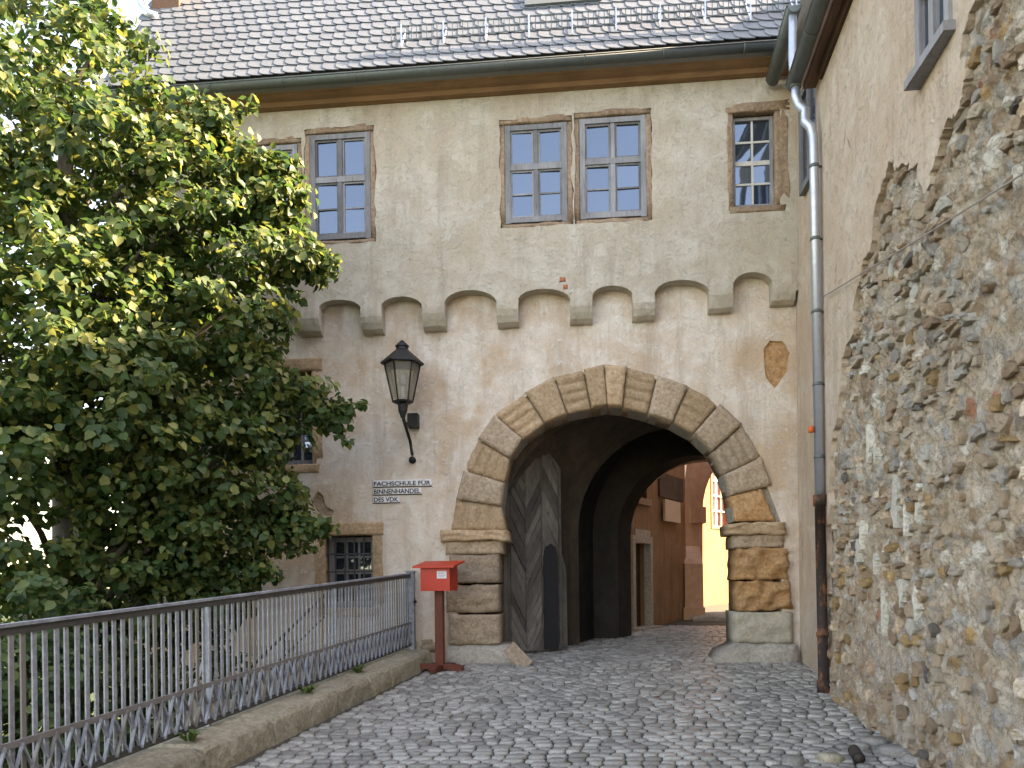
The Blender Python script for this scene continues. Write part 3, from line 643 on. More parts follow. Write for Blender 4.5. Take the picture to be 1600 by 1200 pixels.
MB().ring([[L3(u, z, o) for u, z in [(wu0, .1), (wu1, .1), (wu1, 1.55)]+[((wu0+wu1)/2+(wu1-wu0)/2*math.cos(a), 1.55+.2*math.sin(a)) for a in (math.pi/4, math.pi/2, 3*math.pi/4)]+[(wu0, 1.55)]] for o in (.02, .056)]).build('wicket_door', 'dark_room', gl)
MB().bar(L3(-.02, .1, .03), L3(-.02, 2.45, .03), .09, .05, dn).build('hanging_post', 'gate_wood', gl)
# gate leaf edge of the second leaf folded behind
MB().ring([[L3(u, z, o) for u, z in ((DW+.01, .1), (DW+.14, .1), (DW+.13, 1.35), (DW+.02, 1.7))] for o in (-.14, -.08)]).build('lower_board', 'gate_wood', gl)

# ================================================================== COURTYARD seen through the gate
def vwall(p, q, z0, z1, th, mat, name, parent, holes=(), **t):   # vertical wall from p to q (x, y); holes in (u, z)
    P, Q = Vector((*p, 0)), Vector((*q, 0)); L = (Q-P).length; d = (Q-P)/L; nn = Vector((d.y, -d.x, 0))
    to3 = lambda a, o: tuple(P+d*a[0]+nn*(-o)+Vector((0, 0, a[1])))
    o = wall_mesh([(0, z0), (L, z0), (L, z1), (0, z1)], list(holes), to3, 0, th).build(name, mat, parent, **t); return to3, L
def at_y(px, y): return (F(px, 900, y)[0], y)
ch = thing('courtyard_house', 'brown plastered courtyard house with a dark doorway, beyond the gate passage', 'building', (*at_y(1010, 16.5), .15))
pA, pB = at_y(974, 15.2), at_y(1072, 18.6)
Lc = (Vector(pB)-Vector(pA)).length
def uy(px):                                                 # parameter along that wall for a pixel column
    d = ray(px, 900); A = Vector(pA); B = Vector(pB); e = (B-A).normalized()
    t = (A.x*e.y-A.y*e.x)/(d.x*e.y-d.y*e.x); return (Vector((d.x*t, d.y*t))-A).dot(e), t
def cz(px, py): return EYE+ray(px, py).z*uy(px)[1]
d0, d1 = uy(990)[0], uy(1014)[0]; dz0, dz1 = .16, cz(1002, 848)
w0, w1 = uy(992)[0], uy(1012)[0]; wz0, wz1 = cz(1002, 778), cz(1002, 735)
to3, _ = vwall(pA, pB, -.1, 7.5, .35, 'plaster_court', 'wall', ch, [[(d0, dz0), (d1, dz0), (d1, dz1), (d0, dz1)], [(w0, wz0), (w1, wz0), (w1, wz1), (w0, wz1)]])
def uzbox(u0, u1, z0, z1, o0, o1, mat, name, parent):
    return MB().ring([[to3((u, z), o) for u, z in ((u0, z0), (u1, z0), (u1, z1), (u0, z1))] for o in (o0, o1)]).build(name, mat, parent)
f_ = .14
uzbox(d0-f_, d0+.01, .1, dz1+f_, -.05, .1, 'plinth', 'door_jamb', ch); uzbox(d1-.01, d1+f_*.8, .1, dz1+f_, -.05, .1, 'plinth', 'door_jamb', ch); uzbox(d0+.012, d1-.012, dz1-.01, dz1+f_*1.9, -.048, .1, 'plinth', 'door_lintel', ch)
uzbox(d0, d1, dz0, dz1, .2, .24, 'dark_wood', 'door', ch); uzbox(d0-.2, d1+.2, .08, .2, -.22, .12, 'plinth', 'doorstep', ch)
uzbox(w0, w1, wz0, wz1, .2, .22, 'window_glass', 'window', ch); uzbox(w0-.1, w1+.15, wz0-.14, wz0, -.06, .1, 'brown_frame', 'sill', ch); uzbox((w0+w1)/2-.03, (w0+w1)/2+.03, wz0+.01, wz1-.01, .15, .19, 'white_wood', 'mullion', ch)
u0, u1 = uy(1030)[0], uy(1067)[0]; uzbox(u0, u1, cz(1048, 780), cz(1048, 743), -.035, .0, 'plaster_vault', 'blind_panel', ch)
pb = uzbox(uy(1034)[0], uy(1058)[0], cz(1046, 816), cz(1046, 783), -.10, -.05, 'poster', 'notice_board', None); pb['label'] = 'pale blank notice board hanging on the brown courtyard wall'; pb['category'] = 'notice board'
# arch pier of the next gateway and its buttress
ar = thing('courtyard_arch', 'pinkish plastered arch pier with sloping buttress beyond the passage', 'arch', (*at_y(1082, 18.9), .2))
Y4 = 18.9
def P4(px, py, y=Y4): return F(px, py, y)
edge = [(1098, 985), (1098, 800)]+[(1098+60*(1-math.cos(a)), 800-92*math.sin(a)) for a in [math.pi/2*k/8 for k in range(1, 9)]]
out = [(1071, 985), (1071, 800), (1069, 760), (1074, 715), (1080, 640), (1240, 640), (1240, 708)]
poly = [P4(*p) for p in out]+[P4(*p) for p in edge[::-1]]
wall_mesh(poly, [], xz, Y4, Y4+.5).build('arch_wall', 'plaster_pink', ar)
x0, z0 = P4(1094, 817, Y4-.03); x1, z1 = P4(1103, 792, Y4-.03); xm0 = P4(1078, 800)[0]; MB().box(xm0, x1, Y4-.06, Y4+.3, z0, z1).build('impost', 'plaster_pink', ar)
b0, b1 = P4(1066, 930)[0], P4(1094, 930)[0]; zt0 = P4(1080, 852)[1]; zt1 = P4(1080, 882)[1]
MB().ring([[(x, Y4+.02, .1), (x, Y4-.55, .1), (x, Y4-.5, zt1), (x, Y4+.02, zt0)] for x in (b0, b1)]).build('buttress', 'plaster_pink', ar)
MB().box(b0-.05, b1+.02, Y4-.62, Y4, .05, P4(1080, 948)[1]).build('buttress_base', 'plaster_pink', ar)
MB().tube([(b0+.1, 18.0, .2), (b0+.5, 18.05, .24), (b0+.9, 18.05, .2)], [.1, .15, .1], 7).build('threshold_stone', 'plinth', None, label='low rounded stone at the foot of the courtyard buttress', category='stone')
yh = thing('yellow_house', 'sunlit yellow plastered house with a red framed window in the courtyard', 'building', (*at_y(1130, 26), .3))
q0, q1 = at_y(1085, 23), at_y(1215, 28.5)
A_, B_ = Vector(q0), Vector(q1); e_ = (B_-A_).normalized()
def uyh(px): d = ray(px, 900); t = (A_.x*e_.y-A_.y*e_.x)/(d.x*e_.y-d.y*e_.x); return (Vector((d.x*t, d.y*t))-A_).dot(e_), t
def czh(px, py): return EYE+ray(px, py).z*uyh(px)[1]
a0, a1 = uyh(1114)[0], uyh(1136)[0]; s0_, s1_ = czh(1125, 822), czh(1125, 728); c0, c1 = uyh(1103)[0], uyh(1135)[0]
to3, Ly = vwall(q0, q1, .0, 9, .4, 'plaster_yellow', 'wall', yh, [[(a0, s0_), (a1, s0_), (a1, s1_), (a0, s1_)], [(c0, .35), (c1, .35), (c1, czh(1118, 950)), (c0, czh(1118, 950))]])
f_ = .1
wn_ = uzbox(a0-f_, a0, s0_-f_, s1_+f_, -.03, .1, 'red_wood', 'window', yh)
for bx in ((a1, a1+f_, s0_-f_, s1_+f_), (a0, a1, s0_-f_, s0_), (a0, a1, s1_, s1_+f_)): uzbox(*bx, -.029, .1, 'red_wood', 'frame', wn_)
for k in (1, 2): uu = a0+(a1-a0)*k/3; uzbox(uu-.03, uu+.03, s0_, s1_, .03, .08, 'red_wood' if k == 2 else 'white_wood', 'mullion', wn_)
for k in (1, 2, 3): zz = s0_+(s1_-s0_)*k/4; uzbox(a0, a1, zz-.025, zz+.025, .035, .075, 'white_wood', 'glazing_bar', wn_)
uzbox(a0, a1, s0_, s1_, .1, .11, 'curtain', 'pane', wn_); uzbox(c0, c1, .35, czh(1118, 950), .25, .27, 'dark_wood', 'cellar_window', yh)

sh = thing('unseen_shade_wing', 'unseen plastered wing added right of the courtyard to shade its brown wall', 'building', (6.5, 17, .2))  # out of view, added to keep the sun off the brown courtyard wall
MB().box(5.2, 10, 15.0, 21.3, -.3, 7.6).build('wall', 'plaster_pink', sh)
MB().ring([[(5.0, y, 7.6), (10.2, y, 7.6), (7.6, y, 11)] for y in (14.95, 21.4)]).build('roof', 'slate_old', sh)
# ================================================================== BUILDING ON THE RIGHT
rb = thing('stone_building', 'tall building with rubble stone wall and remains of beige plaster beside the ramp', 'building', (WX, 7, -.2))
to_w = lambda p, o: (wall_x(p[0])-o, p[0], p[1])
Y0, Y1, ZT = -9.0, 8.9, 6.85
RPAL = 1.22*np.array([(.52, .40, .285), (.58, .475, .36), (.62, .54, .44), (.46, .34, .235), (.40, .375, .34), (.48, .46, .42), (.36, .25, .165), (.55, .42, .30), (.72, .67, .58), (.50, .31, .14), (.28, .25, .22), (.44, .20, .12)])
RW = np.cumsum([16, 16, 14, 14, 8, 8, 9, 12, 7, 3, 3, 1]); RW = RW/RW[-1]
def rub_cell(y, z):
    q = Vector((y*7.2+.9*nz(y, 1, z, 3.1), z*10.5+.9*nz(y, 6, z, 3.1), 0.0)); q += Vector((nz(y, 3, z, 13), nz(y, 7, z, 13), 0))*.45
    ds, ps = noise.voronoi(q); h = math.sin(ps[0].x*12.98+ps[0].y*78.2)*43758.5; h -= math.floor(h)
    return min(1, (ds[1]-ds[0])*2.6), h
def rub_d(y, z):
    g_, h = rub_cell(y, z); m = max(0, min(1, .5+1.6*nz(y, 5, z, .9)))
    return .022*nz(y, 0, z, 2.2)+.02*nz(y, 4, z, 6)+.014*nz(y, 8, z, 17)+.010*nz(y, 2, z, 37)+(.018+.03*h)*g_**.6*(1-.55*m)-.02
mb = MB(); ny, nzz = 270, 330; ya = 2.8; cols = []
for i in range(ny+1):
    for j in range(nzz+1):
        y = ya+(Y1-ya)*i/ny; z = -.9+(ZT+.9)*j/nzz; b = .05*max(0, (1.2-z)/1.2)**1.5
        mb.v.append((wall_x(y)+.012-b-(rub_d(y, z) if i < ny else 0), y, z))
        g_, h = rub_cell(y, z); c = RPAL[min(11, int(np.searchsorted(RW, h)))]; m = min(1, max(0, (g_-.12)*3.5)); c = np.array((.60, .51, .41))*(1-m)+c*m
        warm = max(0, min(1, (1.6-z)/1.6))*max(0, min(1, (y-5.2)/2)); c = c*(1-.4*warm)+np.array((.56, .37, .22))*.4*warm; cols.append((*c, 1))
for i in range(ny):
    for j in range(nzz): k = i*(nzz+1)+j; mb.f.append((k, k+1, k+nzz+2, k+nzz+1))
wo = mb.build('wall', 'rubble_relief', rb, True, fix=False)
at = wo.data.color_attributes.new('stone_colour', 'FLOAT_COLOR', 'POINT'); at.data.foreach_set('color', np.array(cols, dtype=np.float32).reshape(-1))
MB().ring([[(wall_x(y)+.03, y, -1.8), (wall_x(y)+.6, y, -1.8), (wall_x(y)+.6, y, ZT), (wall_x(y)+.03, y, ZT)] for y in (Y0, ya)]).build('wall', 'rubble_mortar', rb)
MB().ring([[(wall_x(y)+.06, y, -1.0), (wall_x(y)+.6, y, -1.0), (wall_x(y)+.6, y, ZT), (wall_x(y)+.06, y, ZT)] for y in (Y1-.02, Y1+.001)]).build('wall_end', 'plaster_side', rb)
# strip of wall set back, up to the gatehouse
MB().ring([[(ss(y), y, -.6), (ss(y)+.5, y, -.6), (ss(y)+.5, y, 7.95), (ss(y), y, 7.95)] for y in (Y1+.003, YU-.002)]).build('recessed_wall', 'plaster_side', rb)
MB().ring([[(ss(y)+.0, y, -.6), (ss(y)+.5, y, -.6), (ss(y)+.5, y, 7.9), (ss(y)+.0, y, 7.9)] for y in (YU, 11.3)]).build('recessed_wall', 'plaster_side', rb)
# narrow window in that strip
sw = MB(); ya_, yb2 = 9.55, 10.35; za, zb2 = 6.15, 7.45
for (a, b, c, d_) in ((ya_, ya_+.09, za, zb2), (yb2-.09, yb2, za, zb2), (ya_+.09, yb2-.09, zb2-.09, zb2), (ya_+.09, yb2-.09, za, za+.09), ((ya_+yb2)/2-.04, (ya_+yb2)/2+.04, za+.09, zb2-.09)): sw.box(ss(10)-.06, ss(10)+.03, a, b, c, d_)
swo = sw.build('window', 'grey_wood', rb); MB().box(ss(10)-.03, ss(10)-.02, ya_+.09, (ya_+yb2)/2-.04, za+.09, zb2-.09).build('pane', 'window_glass', swo); MB().box(ss(10)-.03, ss(10)-.02, (ya_+yb2)/2+.04, yb2-.09, za+.09, zb2-.09).build('pane', 'window_glass', swo)
# remaining plaster: a proud sheet with a torn edge, with the upper window in it
ep = [W(*p) for p in [(1545, -60), (1530, 0), (1512, 60), (1517, 110), (1510, 160), (1490, 185), (1478, 215), (1466, 250), (1455, 300), (1448, 285), (1440, 262), (1418, 255), (1402, 272), (1395, 250), (1388, 275), (1376, 310), (1366, 390), (1352, 420), (1342, 455), (1338, 520), (1322, 560), (1316, 640), (1306, 690), (1300, 780), (1297, 860), (1296, 930)]]
torn = []
for a, b in zip(ep[:-1], ep[1:]):
    for k in range(9): t = k/9; yq = a[0]+(b[0]-a[0])*t; zq = a[1]+(b[1]-a[1])*t; torn.append((yq+.10*nz(yq, 2, zq, 5)+random.uniform(-.022, .022), zq+.06*nz(yq, 7, zq, 6)+random.uniform(-.02, .02)))
wz = [W(1449, 122), W(1500, 35)]; wy0, wy1 = wz[1][0]-.12, wz[0][0]+.03; wz0 = (W(1449, 122)[1]+W(1500, 35)[1])/2
wy0 = W(1498, 20)[0]; wy1 = W(1450, 60)[0]; wzb = W(1450, 118)[1]; wzt = wzb+1.25
sheet = [(Y1+.03, ep[-1][1]), (Y1+.03, ZT), (ep[0][0], ZT)]+torn+[ep[-1]]
wh = [(wy0, wzb), (wy1, wzb), (wy1, wzt), (wy0, wzt)]
gash = []
for px, py, w_, h_, dg in ((1326, 216, .05, .16, .05), (1333, 224, .05, .2, -.06), (1328, 140, .04, .12, .0), (1350, 170, .03, .07, -.03), (1322, 260, .03, .06, 0), (1345, 330, .03, .08, .02), (1312, 420, .04, .09, .03)):
    y, z = W(px, py); gash.append([(y-w_/2, z), (y+dg-w_*.1, z-h_/2), (y+w_/2, z-.01), (y-dg+w_*.1, z+h_/2)])
wall_mesh(sheet, [wh]+gash, to_w, .038, -.03).build('plaster_coat', 'plaster_side', rb, label='smooth beige plaster coat with a torn edge')
# islands of plaster left on the stone
for i, (px, py, w_, h_, m) in enumerate([(1361, 700, .10, .22, 1), (1372, 712, .07, .1, 1), (1345, 735, .08, .10, 1), (1404, 780, .16, .30, 1), (1420, 815, .06, .16, 1), (1440, 800, .08, .14, 1), (1350, 835, .06, .18, 1), (1372, 880, .05, .1, 1), (1345, 860, .10, .13, 1), (1415, 925, .09, .22, 1), (1437, 940, .07, .16, 1), (1385, 960, .06, .2, 1)]):
    y, z = W(px, py); n = 30; pts = []
    for k in range(n): a = 2*math.pi*k/n; q = 1+1.1*nz(math.cos(a)*1.3, math.sin(a)*1.3, i*3.3)+.5*nz(math.cos(a)*4, math.sin(a)*4, i*5.1); pts.append((y+w_*.5*math.cos(a)*max(.3, q), z+h_*.6*math.sin(a)*max(.3, q)))
    wall_mesh(pts, [], to_w, .034+.0007*i, -.03).build('plaster_remnant', 'rub_white' if m else 'plaster_side', rb)
uw = MB(); t = .07
for (a, b, c, d_) in ((wy0, wy0+t, wzb, wzt), (wy1-t, wy1, wzb, wzt), (wy0+t, wy1-t, wzb, wzb+t), ((wy0+wy1)/2-.035, (wy0+wy1)/2+.035, wzb+t, wzt), (wy0+t, (wy0+wy1)/2-.035, wzb+.5, wzb+.56), ((wy0+wy1)/2+.035, wy1-t, wzb+.5, wzb+.56)):
    uw.box(wall_x(5.5)-.075, wall_x(5.5)+.03, a, b, c, d_)
uwo = uw.build('window', 'grey_wood', rb)
for a, b in ((wy0+t, (wy0+wy1)/2-.035), ((wy0+wy1)/2+.035, wy1-t)): MB().box(wall_x(5.5)-.03, wall_x(5.5)-.02, a, b, wzb+t, wzt).build('pane', 'window_glass', uwo)
MB().box(wall_x(5.5)-.13, wall_x(5.5)+.03, wy0-.05, wy1+.06, wzb-.07, wzb-.004).build('sill', 'grey_wood', uwo)
# rubble stones
def rock_mesh(seed, n=9):
    r = random.Random(seed); o = [r.uniform(.55, 1.15) for _ in range(n)]; ph = r.uniform(0, 6); rings = []
    for sc, h in ((1.0, -1.6), (.98, .5), (.86, .9), (.45, 1.0)):
        ring = []
        for k in range(n):
            a = 2*math.pi*k/n; cx, cy = math.cos(a), math.sin(a); q = (abs(cx)**3+abs(cy)**3)**(-1/3)*o[k]*sc
            ring.append((-h+(r.uniform(-.6, .5) if h > .45 else 0), cx*q*.5, cy*q*.5))
        rings.append(ring)
    return MB().ring(rings, False, True)
rocks = [rock_mesh(k) for k in range(20)]
edge_pts = ep
def under_plaster(y, z):
    # true where the smooth coat covers the stone
    best = None
    for a, b in zip(ep[:-1], ep[1:]):
        if min(a[1], b[1]) <= z <= max(a[1], b[1]):
            t = (z-a[1])/(b[1]-a[1]+1e-9); yy = a[0]+(b[0]-a[0])*t; best = yy if best is None else max(best, yy)
    if best is None: return z > ep[0][1] and y > ep[0][0] and False or (z > ep[0][1] and y > 5)
    return y > best-.02
pal = ['rub_tan']*9+['rub_beige']*10+['rub_grey']*5+['rub_dark']*1+['rub_brown']*5+['rub_ochre']*1+['rub_white']*2+(['rub_red'] if random.random() < 0 else [])
rs_list = []; z = -.55
while z < 6.7:
    h_ = random.uniform(.045, .13); y = 2.9+random.uniform(0, .2)
    while y < Y1-.08:
        w_ = random.uniform(.06, .22)*(1.0 if random.random() < .85 else 1.5)
        yc, zc = y+w_/2, z+h_/2+random.uniform(-.02, .02)
        if not under_plaster(yc+w_*.3, zc) and not (z < gz(yc)-.1):
            dens = .30+.45*nz(yc, 0, zc, .9)
            if random.random() < dens: rs_list.append((yc, zc, w_*random.uniform(.82, 1.0), h_*random.uniform(.9, 1.25), random.uniform(.010, .030)))
        y += w_
    z += h_*.93
def rk(s):
    d = Vector((wall_x(s[0]), s[0], s[1]-EYE)); u = 800+FPX*d.dot(Rc)/d.dot(Fv); v = HZ-FPX*d.dot(Uc)/d.dot(Fv)
    inside = u < 1600 and 0 < v < 1200
    return -(s[2]*s[3]/(s[0]**2)) if inside else 1
rs_list.sort(key=rk)
mesh_cache = {}; by_mat = {}
for i, (y, z, w_, h_, p) in enumerate(rs_list):
    low = z < 1.6
    m = random.choice(pal if not (z < 1.3 and y > 6.3) else pal[:8]+['rub_brown']*6+['rub_ochre']*4); kx = i % 20; rot = random.uniform(-.25, .25); b = .05*max(0, (1.2-z)/1.2)**1.5
    X = wall_x(y)+.012-b-.012-.02*nz(y, 0, z, 2.2)
    if i < 300:
        key = (kx, m)
        if key not in mesh_cache: mesh_cache[key] = MB().add(rocks[kx].v, rocks[kx].f).mesh('stone', m, False)
        o = link('stone', mesh_cache[key], rb); o.location = (X, y, z); o.scale = (p, w_, h_); o.rotation_euler = (rot, 0, 0)
    else:
        c_, s_ = math.cos(rot), math.sin(rot)
        by_mat.setdefault(m, MB()).add([(X+a*p, y+b_*w_*c_-c*h_*s_, z+b_*w_*s_+c*h_*c_) for a, b_, c in rocks[kx].v], rocks[kx].f)
for m, mb in by_mat.items(): mb.build('rubble_stones', m+'_mass', rb, False, kind='stuff')
# roof, soffit and gutters
RZ = 13.5; GX = WX-.41
MB().ring([[(GX+.04+SK*(y-9), y, ZT+.02), (GX+.04+SK*(y-9), y, ZT-.05), (8.4, y, RZ-.1), (8.4, y, RZ+.05)] for y in (Y0, Y1+.12)]).build('roof', 'slate_old', rb)
MB().ring([[(WX-.1, y, 7.98), (8.4, y, RZ), (8.4, y, RZ+.1), (WX-.16, y, 8.06)] for y in (Y1+.13, 13.5)]).build('roof', 'slate_old', rb)
MB().ring([[(GX+.08+SK*(y-9), y, ZT-.05), (GX+.62+SK*(y-9), y, ZT-.04), (GX+.62+SK*(y-9), y, ZT-.14), (GX+.12+SK*(y-9), y, ZT-.17)] for y in (Y0, Y1+.05)]).build('soffit_board', 'dark_wood', rb)
MB().ring([[(GX+.2+SK*(y-9), y, ZT-.17), (GX+.8+SK*(y-9), y, ZT-.14), (GX+.8+SK*(y-9), y, ZT-.3), (GX+.22+SK*(y-9), y, ZT-.26)] for y in (Y0, Y1-.25)]).build('eave_beam', 'dark_wood', rb)
MB().box(7.9, 8.5, Y0, 13.5, -1.5, RZ-.2).box(3.0, 8, Y0, Y0+.3, -1.5, ZT).build('far_wall', 'plaster_side', rb)
gutter((GX, 8.92, 6.72), (GX-SK*(8.92-Y0), Y0, 6.72), .08, 'gutter_grey', rb, (-1, 0, 0))
gutter((WX-.19, 10.72, 7.93), (WX-.19-SK*1.37, 9.35, 7.93), .085, 'gutter_grey', rb, (-1, 0, 0))
pts = [(WX-.27, 9.42, 7.86), (WX-.28, 9.4, 7.7), (GX+.07, 9.2, 7.2), (GX+.03, 9.0, 6.80)]
MB().tube(pts, .045, 12).build('overflow_pipe', 'zinc', rb, True)
dpx, dpy = F(1287, 1080, 8.72)[0], 8.72
tx, tz1 = F(1271, 215, 8.72); bx, bz = F(1281, 782, 8.72); gx, gzb = F(1287, 1083, 8.72)
MB().tube([(GX, 8.82, 6.72), (GX+.0, 8.82, 6.62)], .062, 14).build('outlet', 'gutter_grey', rb, True)
pts = [(GX, 8.82, 6.66), (GX+.0, 8.82, 6.52), (GX+.03, 8.81, 6.42), (GX+.09, 8.78, 6.34), (tx-.08, 8.75, tz1+.2), (tx-.02, 8.73, tz1+.12), (tx, 8.72, tz1), (bx, 8.72, bz)]
pipe = MB().tube(pts, .05, 14).build('downpipe', 'zinc', rb, True)
for k in range(5):
    t = (k+.4)/5; x = tx+(bx-tx)*t; z = tz1+(bz-tz1)*t; MB().tube([(x, 8.72, z-.018), (x, 8.72, z+.018)], .056, 14).box(x, x+.09, 8.715, 8.73, z-.01, z+.01).build('pipe_clip', 'gutter_grey', pipe, True)
ci = MB().tube([(bx, 8.72, bz+.06), (bx, 8.72, bz-.06), (bx, 8.72, bz-.061), (gx, 8.72, gzb+.14), (gx, 8.72, gzb+.139), (gx, 8.72, gzb-.02)], [.072, .072, .056, .056, .07, .07], 14).tube([(gx-.005, 8.72, gzb+.62), (gx-.005, 8.72, gzb+.67)], .066, 14)
ci.build('standpipe', 'rusty_iron', rb, True)
MB().tube([(F(1268, 672, 8.72)[0]-.01, 8.70, F(1268, 672, 8.72)[1]-.03), (F(1268, 672, 8.72)[0]-.01, 8.70, F(1268, 672, 8.72)[1]+.035)], .03, 10).build('pipe_marker', 'orange_plastic', rb, True)
cab = [W(px, py, .07) for px, py in ((1287, 464), (1360, 420), (1440, 372), (1520, 322), (1600, 272), (1700, 205))]
MB().tube([(wall_x(a)-.08, a, b) for a, b in cab], .006, 6).build('cable', 'cable_grey', None, label='thin grey cable strung slanting across the rubble wall', category='cable')

# ================================================================== RAILING AND KERB
kerb = thing('kerb', 'mossy sandstone kerb of long blocks under the grey railing', 'kerb', (fence_x(8), 8, gz(8)))
yy = 10.66; i = 0
while yy > -2:
    L = random.uniform(.75, 1.6); y2 = yy-L; rings = []; nseg = 26; KH = .25
    for k in range(nseg+1):
        y = yy-.008-(L-.016)*k/nseg; x = fence_x(y); z = gz(y); e = .02 if k in (0, nseg) else 0; sd = i*3.1
        pr = [(-.18, -1.2), (-.18, KH-.02-e), (-.13, KH-e), (.0, KH-e), (.12, KH-.004-e), (.22, KH-.008-e), (.275, KH-.02-e), (.30, KH-.05-e), (.31, .16), (.32, .08), (.325, .0), (.335, -.15)]
        rings.append([(x+a+.022*nz(y, b, sd, 5)+.012*nz(y, b, sd, 14), y, z+b+.016*nz(y, a, sd+5, 5)+.008*nz(y, a, sd, 13)) for a, b in pr])
    MB().ring(rings).build('kerb_block', 'kerb_stone', kerb); yy = y2; i += 1
fence = thing('railing', 'grey painted iron railing with crossed lattice foot along the ramp', 'railing', (fence_x(8), 8, gz(8)+.25))
def fp(y, h, o=0): return Vector((fence_x(y)+o, y, gz(y)+.25+h))
YE = 1.6
FH = 1.06
MB().bar(fp(FY0, FH), fp(YE, FH), .055, .020).build('handrail', 'fence_paint', fence); MB().bar(fp(FY0, FH-.034), fp(YE, FH-.034), .03, .045).build('top_rail', 'fence_dark', fence)  # pale bar over dark bar: top highlight and underside shade put into colour
MB().bar(fp(FY0, .36, .012), fp(YE, .36, .012), .018, .04).build('middle_rail', 'fence_paint', fence); MB().bar(fp(FY0, .06, .012), fp(YE, .06, .012), .02, .04).build('bottom_rail', 'fence_dark', fence)
fd = (fp(0, 0)-fp(5, 0)).normalized()
bm_ = MB().box(-.006, .006, -.016, .016, .05, FH-.035).mesh('baluster', 'fence_paint')
y = FY0-.12; k = 0
while y > YE:
    o = link('baluster', bm_, fence); p = fp(y, 0); o.location = p; o.rotation_euler = (0, random.uniform(-.004, .004), -math.atan(FK)); y -= .082; k += 1
y = FY0-.10; dl = MB().bar((0.014, 0, .06), (.014, -.122, .36), .009, .024, (1, 0, 0)).mesh('lattice_bar', 'fence_paint'); dl2 = MB().bar((.026, -.122, .06), (.026, 0, .36), .009, .024, (1, 0, 0)).mesh('lattice_bar', 'fence_paint')
while y-.13 > YE+.3:
    for me in (dl, dl2):
        o = link('lattice_bar', me, fence); o.location = fp(y, -.0); o.rotation_euler = (math.atan(.055), 0, -math.atan(FK))
    y -= .122
px_ = fp(FY0-.02, 0); MB().box(px_.x-.055, px_.x+.055, px_.y-.03, px_.y+.08, px_.z-.05, px_.z+FH+.02).box(px_.x-.075, px_.x+.075, px_.y-.045, px_.y+.095, px_.z+FH+.021, px_.z+FH+.04).build('end_post', 'fence_paint', fence)
MB().tube([(px_.x+.05, px_.y-.01, px_.z+.66), (px_.x+.085, px_.y-.03, px_.z+.66)], .022, 8).box(px_.x+.056, px_.x+.066, px_.y-.02, px_.y+.03, px_.z+.6, px_.z+.72).build('latch', 'lamp_iron', fence)
for y in (FY0-2.3, FY0-4.6, FY0-6.9):
    p = fp(y, 0, -.02); MB().bar(p+Vector((-.02, 0, -.05)), p+Vector((-.02, 0, FH-.05)), .035, .035, (0, 1, 0)).bar(p+Vector((-.35, 0, -.3)), p+Vector((-.03, 0, .62)), .03, .012, (0, 1, 0)).build('stay', 'fence_paint', fence)

# ================================================================== MAILBOX
mx, my = F(688, 1046, 10.25)[0], 10.25; mz = gz(my)+.02
mail = thing('letter_box', 'red letter box with slanted lid on a brown post beside the gate pier', 'letter box', (mx, my, mz))
RZm = Matrix.Rotation(math.radians(-9), 4, 'Z')
def T(p): q = RZm @ Vector(p); return (q.x+mx, q.y+my, q.z+mz)
def tb(mb): mb.v = [T(p) for p in mb.v]; return mb
tb(MB().box(-.055, .055, -.045, .045, .06, 1.10)).build('post', 'red_brown_paint', mail)
def foot(ang):
    m = MB(); prof = [(-.34, 0), (-.34, .05), (-.26, .085), (.26, .085), (.34, .05), (.34, 0), (.2, .0), (.18, .02), (-.18, .02), (-.2, 0)]
    m.ring([[(a, o, b) for a, b in prof] for o in (-.05, .05)]); c, s_ = math.cos(ang), math.sin(ang); m.v = [(x*c-y*s_, x*s_+y*c, z) for x, y, z in m.v]; return m
f1 = foot(0); f1.v = [(x, y-.05, z) for x, y, z in f1.v]; tb(f1).build('foot', 'red_brown_paint', mail)
f2 = foot(math.radians(84)); f2.v = [(x+.04, y, z*.9) for x, y, z in f2.v]; tb(f2).build('foot', 'red_brown_paint', mail)
tb(MB().ring([[(x, -.17, 1.07), (x, .17, 1.07), (x, .17, 1.44), (x, -.17, 1.38)] for x in (-.205, .205)])).build('box', 'red_paint', mail)
tb(MB().ring([[(x, -.25, 1.375), (x, .23, 1.455), (x, .23, 1.48), (x, -.25, 1.40)] for x in (-.29, .29)])).build('lid', 'red_paint', mail)
lb = tb(MB().box(.03, .165, -.176, -.172, 1.235, 1.335)).build('label_plate', 'label_white', mail)
for k in range(4): tb(MB().box(.042, .152-.02*(k % 2), -.179, -.177, 1.318-.022*k, 1.326-.022*k)).build('print_line', 'ink_grey', lb)
tb(MB().box(-.211, -.206, -.12, -.05, 1.30, 1.33)).build('lock_plate', 'label_white', mail)

# ================================================================== LANTERN
lx, ly = F(629, 600, 10.35)[0], 10.35; lz = F(629, 628, 10.35)[1]
lamp = thing('wall_lantern', 'black six sided lantern on a slanted iron bracket above the lettering', 'lantern', (lx, 10.9, lz-.7))
def hexr(r, z, n=6, rot=.25): return [(lx+r*math.cos(2*math.pi*k/n+rot), ly+r*math.sin(2*math.pi*k/n+rot), z) for k in range(n)]
HL = F(629, 569, 10.35)[1]-lz; r0, r1 = .135, .245
zt_ = lz+HL
for k in range(6):
    a = hexr(r0-.004, lz+.02); b = hexr(r1-.006, zt_); MB().add([a[k], a[(k+1) % 6], b[(k+1) % 6], b[k]], [(0, 1, 2, 3)]).build('pane', 'lamp_glass', lamp, fix=False)
m = MB()
for k in range(6): m.tube([hexr(r0, lz)[k], hexr(r1, zt_)[k]], .012, 6)
for r, z in ((r0, lz+.0), (r1, zt_)):
    h = hexr(r, z)
    for k in range(6): m.tube([h[k], h[(k+1) % 6]], .014, 6)
m.build('frame', 'lamp_iron', lamp)
